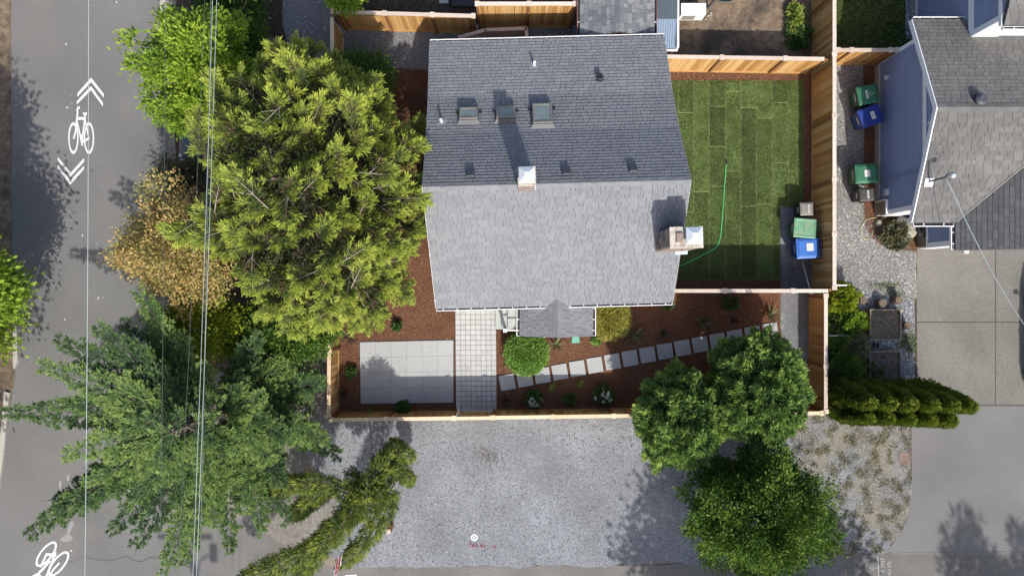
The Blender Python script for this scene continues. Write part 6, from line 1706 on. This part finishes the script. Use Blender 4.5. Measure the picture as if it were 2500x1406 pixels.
# ------------------------------------------------------------------ log stumps, planters, boulder
for i, (px, py, r_, h, lab) in enumerate(((2091, 718, 9, .42, 'largest log stump in the group beside the yellow shrub'), (2109, 733, 9, .4, 'right log stump of the group beside the yellow shrub'), (2089, 741, 8.5, .38, 'lower middle log stump of the group by the yellow shrub'),
                                        (2072, 716, 8.5, .4, 'upper left log stump half under the yellow shrub'), (2068, 741, 9, .38, 'lower left log stump half under the yellow shrub'),
                                        (2156, 740, 10, .4, 'single log stump above the upper planter'), (2196, 732, 9.5, .45, 'log stump near the concrete above the upper planter'), (2216, 795, 9.5, .4, 'log stump right of the upper planter'))):
    p = P(px, py, h); rr = r_ / 60
    t = thing('log_stump', lab, 'stump', (p.x, p.y, 0), random.random() * 6, 'upright log stumps on the pebbles'); mw = W[t]
    rg = random.Random(i); n = 18; vs = []; 
    prof = [(1.12, 0), (1.02, h * .4), (1.0, h - .015)]
    m = MB(mw); 
    for f, z in prof:
        for k in range(n):
            a = 2 * math.pi * k / n; q = rr * f * (1 + .06 * math.sin(3 * a + i) + rg.uniform(-.03, .03)); vs.append((q * math.cos(a), q * math.sin(a), z))
    fs = [(j * n + k, j * n + (k + 1) % n, (j + 1) * n + (k + 1) % n, (j + 1) * n + k) for j in range(2) for k in range(n)] + [tuple(range(2 * n, 3 * n))]
    m.add(vs, fs); m.build('bark', MT['bark'], t)
    vs = [(.9 * rr * math.cos(2 * math.pi * k / n) , .9 * rr * math.sin(2 * math.pi * k / n), h + .002) for k in range(n)]
    MB(mw).add(vs, [tuple(range(n))]).build('cut_face', MT['cut_wood'], t)
    for q in (.3, .6):
        pts = [(q * rr * math.cos(2 * math.pi * k / 14), q * rr * math.sin(2 * math.pi * k / 14), h + .002) for k in range(14)]
        MB(mw).tube(pts, .004, 4, closed=True).build('growth_ring', MT['bark'], t)
def planter(label, x0, y0, x1, y1, h):
    a = P(x0, y1, h); b = P(x1, y0, h); t = thing('raised_planter', label, 'planter', ((a.x + b.x) / 2, (a.y + b.y) / 2, 0), 0, 'raised wooden planters')
    w = .045
    MB().box2((a.x, a.y, 0), (b.x, a.y + w, h)).build('plank', MT['planter_wood'], t); MB().box2((a.x, b.y - w, 0), (b.x, b.y, h)).build('plank', MT['planter_wood'], t)
    MB().box2((a.x, a.y + w, 0), (a.x + w, b.y - w, h - .004)).build('plank', MT['planter_wood'], t); MB().box2((b.x - w, a.y + w, 0), (b.x, b.y - w, h - .004)).build('plank', MT['planter_wood'], t)
    m = MB(); n = 10; vs = []
    for i in range(n + 1):
        for j in range(n + 1):
            x = a.x + w + (b.x - a.x - 2 * w) * i / n; y = a.y + w + (b.y - a.y - 2 * w) * j / n; vs.append((x, y, h - .07 + .05 * mnoise.noise(Vector((x * 3, y * 3, 1)))))
    m.add(vs, [(i * (n + 1) + j, (i + 1) * (n + 1) + j, (i + 1) * (n + 1) + j + 1, i * (n + 1) + j + 1) for i in range(n) for j in range(n)])
    m.build('soil', MT['planter_soil'], t, smooth=True)
    for x, y in ((a.x, a.y), (b.x, a.y), (b.x, b.y), (a.x, b.y)):
        MB().box2((x - .025 + (.05 if x == a.x else -.05), y - .025 + (.07 if y == a.y else -.07), 0), (x + .025 + (.05 if x == a.x else -.05), y + .025 + (.07 if y == a.y else -.07), h - .02)).build('corner_post', MT['planter_wood'], t)
planter('upper square raised planter filled with soil', 2124, 755, 2201, 830, .42)
planter('lower square raised planter with a green plant', 2124, 857, 2201, 932, .42)
t = thing('wooden_frame', 'small tilted grey wooden frame between shrub and planter', 'frame', P(2104, 772)); mw = W[t] @ Matrix.Rotation(R(-18), 4, 'Z')
for c_, s_ in (((0, .22, .1), (.32, .03, .2)), ((.16, 0, .1), (.03, .44, .2)), ((-.16, 0, .1), (.03, .44, .2)), ((0, -.22, .1), (.32, .03, .2))):
    MB(mw).box(c_, s_).build('board', MT['planter_wood'], t)
o = MB(Matrix.Translation(P(2106, 765, .12))).lathe([(.03, -.05), (.06, 0), (.05, .05), (.015, .07)], 12).build('white_globe', MT['white'], smooth=True); tag(o, 'small white globe in the wooden frame', 'globe')
for i, (px, py, rz, lab) in enumerate(((2155, 837, 15, 'left pale square stone between the planters'), (2169, 835, 30, 'right pale square stone between the planters'))):
    o = MB(Matrix.Translation(P(px, py)) @ Matrix.Rotation(R(rz), 4, 'Z')).box((0, 0, .03), (.13, .1, .04)).build('stone_block', MT['paver'], bevel=.01); tag(o, lab, 'stone', 'pale stones between the planters')
o = MB(Matrix.Translation(P(2135, 843))).lathe([(.09, 0), (.11, .16), (.115, .17), (.09, .17), (.08, .1)], 16).build('plant_pot', MT['plastic_black']); tag(o, 'black plant pot between the planters', 'pot')
o = MB().tube([P(2094, 904, .3), P(2108, 922, .5), P(2124, 940, .75)], .012, 5).build('garden_stake', MT['wire']); tag(o, 'thin pale stake leaning beside the lower planter', 'stake')
o = MB().tube([P(2042, 932, .25), P(2075, 933, .25)], .016, 6).build('white_pipe', MT['white']); tag(o, 'short white pipe at the foot of the hedge', 'pipe')
o = MB().box2(P(2034, 698, 1.2), P(2067, 695, 1.2) + Vector((0, 0, .04))).build('bracket_arm', MT['white']); tag(o, 'white arm sticking out from the fence corner above the yellow shrub', 'bracket')
o = MB().tube([P(2018, 819, 1.3), P(2070, 819, 1.1)], .006, 4).build('support_wire', MT['wire']); tag(o, 'thin pale wire from the lower right fence to the shrubs', 'wire')

def boulder(label, px, py, r_, seed, name='boulder'):
    import bmesh
    bm = bmesh.new(); bmesh.ops.create_icosphere(bm, subdivisions=3, radius=1)
    p = P(px, py)
    vs = []
    for v in bm.verts:
        c = v.co; k = 1 + .22 * mnoise.noise(c * 1.4 + Vector((seed, 0, 0))) + .1 * mnoise.noise(c * 3.7)
        vs.append((p.x + c.x * r_[0] * k, p.y + c.y * r_[1] * k, max(-.02, r_[2] * .55 + c.z * r_[2] * k)))
    m = MB(); m.add(vs, [tuple(v.index for v in f.verts) for f in bm.faces]); bm.free()
    return tag(m.build(name, MT['rock'], smooth=True), label, 'rock')
boulder('large pale boulder beside the blue house corner', 2200, 562, (.46, .52, .4), 1)
boulder('small mossy rock left of the boulder', 2142, 545, (.14, .16, .14), 5, 'rock')
for i, (px, py) in enumerate(((1728, 40), (1735, 37), (1722, 48), (1735, 33))):
    boulder(('round pale stone nearest the heat pump', 'pale stone in the row right of the heat pump', 'lowest pale stone near the heat pump', 'topmost pale stone near the heat pump')[i], px, py, (.06, .05, .05), 10 + i, 'stone')

# ------------------------------------------------------------------ hoses
def smooth_path(pts, n=8):
    out = []
    P_ = [Vector(p) for p in pts]
    for i in range(len(P_) - 1):
        p0 = P_[max(0, i - 1)]; p1 = P_[i]; p2 = P_[i + 1]; p3 = P_[min(len(P_) - 1, i + 2)]
        for k in range(n):
            t = k / n
            out.append(.5 * ((2 * p1) + (p2 - p0) * t + (2 * p0 - 5 * p1 + 4 * p2 - p3) * t * t + (3 * p1 - p0 - 3 * p2 + p3) * t ** 3))
    out.append(P_[-1]); return out
t = thing('garden_hose', 'bright green garden hose lying on the new lawn', 'hose', P(1765, 500))
MB().tube(smooth_path([P(1773, 402, .075), P(1769, 450, .075), P(1765, 510, .075), P(1759, 575, .075), P(1749, 603, .075), P(1720, 620, .075), P(1690, 636, .075), P(1655, 651, .075)]), .016, 6).build('tube', MT['hose_green'], t)
MB().tube([P(1773, 402, .075), P(1774, 392, .09)], [.022, .035], 8).build('nozzle', MT['plastic_black'], t)
t = thing('garden_hose', 'looped yellow hose on the gravel by the boulder bed', 'hose', P(2120, 545))
MB().tube(smooth_path([P(2140, 532, .05), P(2118, 535, .04), P(2103, 552, .035), P(2103, 574, .035), P(2114, 584, .035), P(2127, 578, .035), P(2133, 555, .035), P(2146, 540, .06), P(2163, 529, .3)]), .015, 6).build('tube', MT['hose_yellow'], t)
MB().tube([P(2163, 529, .3), P(2168, 526, .34)], .022, 8).build('tap_connector', MT['plastic_green'], t)
t = thing('hose_coil', 'thick black hose coil hung at the blue nook beside the boulder', 'hose', P(2255, 565))
pts = []
for i in range(70):
    a = i * .36; r_ = .3 + .02 * math.sin(i * 1.7)
    pts.append(P(2258, 562, .5) + Vector((r_ * math.cos(a) * 1.15, r_ * math.sin(a) * .85, .003 * i)))
MB().tube(pts, .022, 6).build('tube', MT['hose_black'], t)
MB(Matrix.Translation(P(2258, 562))).box((0, 0, .25), (.22, .22, .5)).build('reel_post', MT['planter_wood'], t)
MB().tube(smooth_path([P(2255, 566, .6), P(2245, 575, .3), P(2238, 577, .1), P(2228, 562, .04)]), .012, 5).build('loose_end', MT['wire'], t)
o = MB(Matrix.Translation(P(2164, 528))).box((0, 0, .2), (.06, .06, .4)).box((.0, 0, .42), (.12, .05, .04)).build('water_tap', MT['galv']); tag(o, 'garden tap on a short post by the blue wall', 'tap')
t = thing('splash_block', 'green plastic splash block poking out below the porch roof', 'splash block', P(1405, 828)); 
mw = W[t]
m = MB(mw); 
m.add([(-.1, .3, .12), (.1, .3, .12), (.17, -.15, .05), (-.17, -.15, .05), (-.1, .3, .02), (.1, .3, .02), (.17, -.15, .02), (-.17, -.15, .02)], [(0, 3, 2, 1), (4, 5, 6, 7), (0, 1, 5, 4), (1, 2, 6, 5), (2, 3, 7, 6), (3, 0, 4, 7)])
m.build('trough', MT['splash'], t, bevel=.01)
for s_ in (-1, 1):
    MB(mw).tube([(s_ * .1, .3, .14), (s_ * .17, -.13, .07), (s_ * .1, -.165, .07)], .016, 6).build('edge', MT['splash'], t)
o = MB().box2(P(666, 122, 0) - Vector((.23, .48, 0)), P(666, 122, 0) + Vector((.22, .48, .09))).build('stone_slab', MT['slab'], bevel=.02); tag(o, 'long weathered plank slab on the soil outside the left gate', 'slab')
o = MB().box2(P(2195, 1133), P(2221, 1103) + Vector((0, 0, .025))).build('inspection_hatch', MT['iron_lid'], bevel=.006); tag(o, 'square rusty utility cover at the driveway edge', 'cover')
o = MB().box2(P(2351, 619), P(2361, 612) + Vector((0, 0, .12))).build('white_box', MT['white'], bevel=.01); tag(o, 'small white box in front of the garage', 'box')
t = thing('timber_post', 'short squared timber post standing on the gravel below the sequoia', 'post', P(957, 1280)); 
MB(W[t] @ Matrix.Rotation(.3, 4, 'Z')).box((0, 0, .4), (.15, .15, .8)).build('shaft', MT['cedar_board'], t, bevel=.008)
MB(W[t] @ Matrix.Rotation(.3, 4, 'Z')).box((0, 0, .815), (.17, .17, .03)).build('cap', MT['cap_wood'], t)
# dead twigs on the gravel
rg = np.random.default_rng(77); c0 = P(1195, 1115, .02); n = 260
C = np.array(c0) + rg.normal(0, 1, (n, 3)) * [.28, .24, .01]; C[:, 2] = np.abs(C[:, 2])
C[:, 0] += -(C[:, 1] - c0.y) * .7
o = leaf_mesh('dead_twigs', MT['twig_dark'], None, C, rg.normal(0, 1, (n, 3)) * [1, 1.4, .2], [[0, 0, 1]] * n, rg.uniform(.05, .16, n), rg.uniform(.01, .022, n), rg.uniform(0, 1, n)); o['kind'] = 'stuff'; o['label'] = 'scatter of dark dead twigs on the gravel'
rg = np.random.default_rng(78); n = 500
C = np.array(P(1935, 655, .022)) + rg.normal(0, 1, (n, 3)) * [.3, .35, .004]
o = leaf_mesh('leaf_litter', MT['mulch_chip'], None, C, rg.normal(0, 1, (n, 3)) * [1, 1, .15], [[0, 0, 1]] * n, rg.uniform(.02, .05, n), rg.uniform(.015, .03, n), rg.uniform(0, .25, n)); o['kind'] = 'stuff'; o['label'] = 'dark leaf litter on the grey side path below the bins'

# ------------------------------------------------------------------ stop sign
t = thing('stop_sign', 'red octagonal stop sign on a steel post below the sequoia', 'sign', (-6.55, -10.35, 0))
n_ = Vector((.96, -.1, 0)).normalized(); sx = Vector((-n_.y, n_.x, 0))      # sign faces the lane; text runs along sx
mw = Matrix.Translation((-6.55, -10.35, 0)) @ Matrix((sx, Vector((0, 0, 1)), n_)).transposed().to_4x4()
MB().box2((-6.58, -10.38, 0), (-6.52, -10.32, 2.75)).build('post', MT['steelpost'], t)
oc = lambda r: [(r * math.cos(R(22.5 + 45 * k)), r * math.sin(R(22.5 + 45 * k)) + 2.3) for k in range(8)]
so = MB(mw).prism(oc(.41), .036, .042).build('sign_plate', MT['white'], t)
MB(mw).prism(oc(.38), .0425, .046).build('red_face', MT['red'], so)
cu = bpy.data.curves.new('txt', 'FONT'); cu.body = 'STOP'; cu.size = .34; cu.align_x = 'CENTER'; cu.align_y = 'CENTER'; cu.resolution_u = 2; cu.offset = .006
oo = bpy.data.objects.new('txt', cu); COL.objects.link(oo)
me = bpy.data.meshes.new_from_object(oo.evaluated_get(bpy.context.evaluated_depsgraph_get())); bpy.data.objects.remove(oo)
me.materials.clear(); me.materials.append(MT['white']); link('lettering', me, so, mw @ Matrix.Translation((0, 2.3, .0485)))
p2 = MB(mw).box((0, 1.72, .04), (.45, .3, .006)).build('small_plate', MT['white'], t)
for k in range(3): MB(mw).box((0, 1.8 - .07 * k, .0455), (.34, .025, .004)).build('lettering_line', MT['plastic_grey'], p2)

# ------------------------------------------------------------------ overhead lines
def pole(label, x, y, h, arm=None):
    t = thing('utility_pole', label, 'pole', (x, y, 0), 0, 'utility poles')
    MB().tube([(x, y, -.05), (x, y, h)], [.17, .12], 12).build('shaft', MT['bark'], t)
    MB().box2((x - 1.1, y - .06, h - 1.0), (x + 1.1, y + .06, h - .86)).build('crossarm', MT['bark'], t)
    if arm:
        a = MB().tube([(x, y, arm - .6), (x + .3, y + .2, arm), (x + .65, y + .4, arm + .05)], .04, 6).build('lamp_arm', MT['steelpost'], t)
        MB(Matrix.Translation((x + .85, y + .5, arm + .03))).box((0, 0, 0), (.3, .7, .16)).build('street_lamp', MT['galv'], a, bevel=.05)
    return t
pole('utility pole below the frame whose shadow shows by the wires', -10.5, -20.6, 12.2, 10.0)
pole('utility pole above the frame carrying the street wires', -10.4, 24.0, 12.2)
def wire(label, pts, r=.012, mat='wire', group='overhead wires'):
    a = smooth_path(pts, 10) if len(pts) > 2 else pts
    o = MB().tube(a, r, 5).build('overhead_wire', MT[mat]); return tag(o, label, 'wire', group)
def span(label, x_top, x_bot, z, r=.012, mat='wire', sag=.35):
    a = P(x_top, 0, z); b = P(x_bot, 1406, z)
    d = (b - a) / (b.y - a.y)
    p0 = a + d * (24.0 - a.y); p1 = a + d * (-20.6 - a.y)
    pts = []
    for i in range(25):
        u = i / 24; q = p0.lerp(p1, u); q.z = z + sag * ((2 * u - 1) ** 2) - sag * .3; pts.append(q)
    o = MB().tube(pts, r, 5).build('overhead_wire', MT[mat]); return tag(o, label, 'wire', 'overhead wires')
span('single pale overhead wire over the middle of the street', 211, 204, 11.4, .008)
span('thick dark overhead cable, left of the wire bundle over the trees', 512, 486, 9.4, .010, 'wire_dark')
span('pale overhead wire on the right of the cable bundle', 526, 478, 9.5, .007)
span('pale overhead wire in the middle of the cable bundle', 516, 469, 9.6, .0065)
span('thin dark overhead wire left of the cable bundle', 400, 388, 9.9, .004, 'wire_dark')
span('thin dark overhead wire just left of the pole shadow', 497, 432, 9.8, .004, 'wire_dark')
mt = ms + Vector((.05, -.05, .95))
e = P(2560, 880, 6.2)
wire('twisted pale service wire from the blue house roof to the lower right', [mt, mt.lerp(e, .33) + Vector((0, 0, -.25)), mt.lerp(e, .66) + Vector((0, 0, -.3)), e], .013, 'wire', 'service wires')
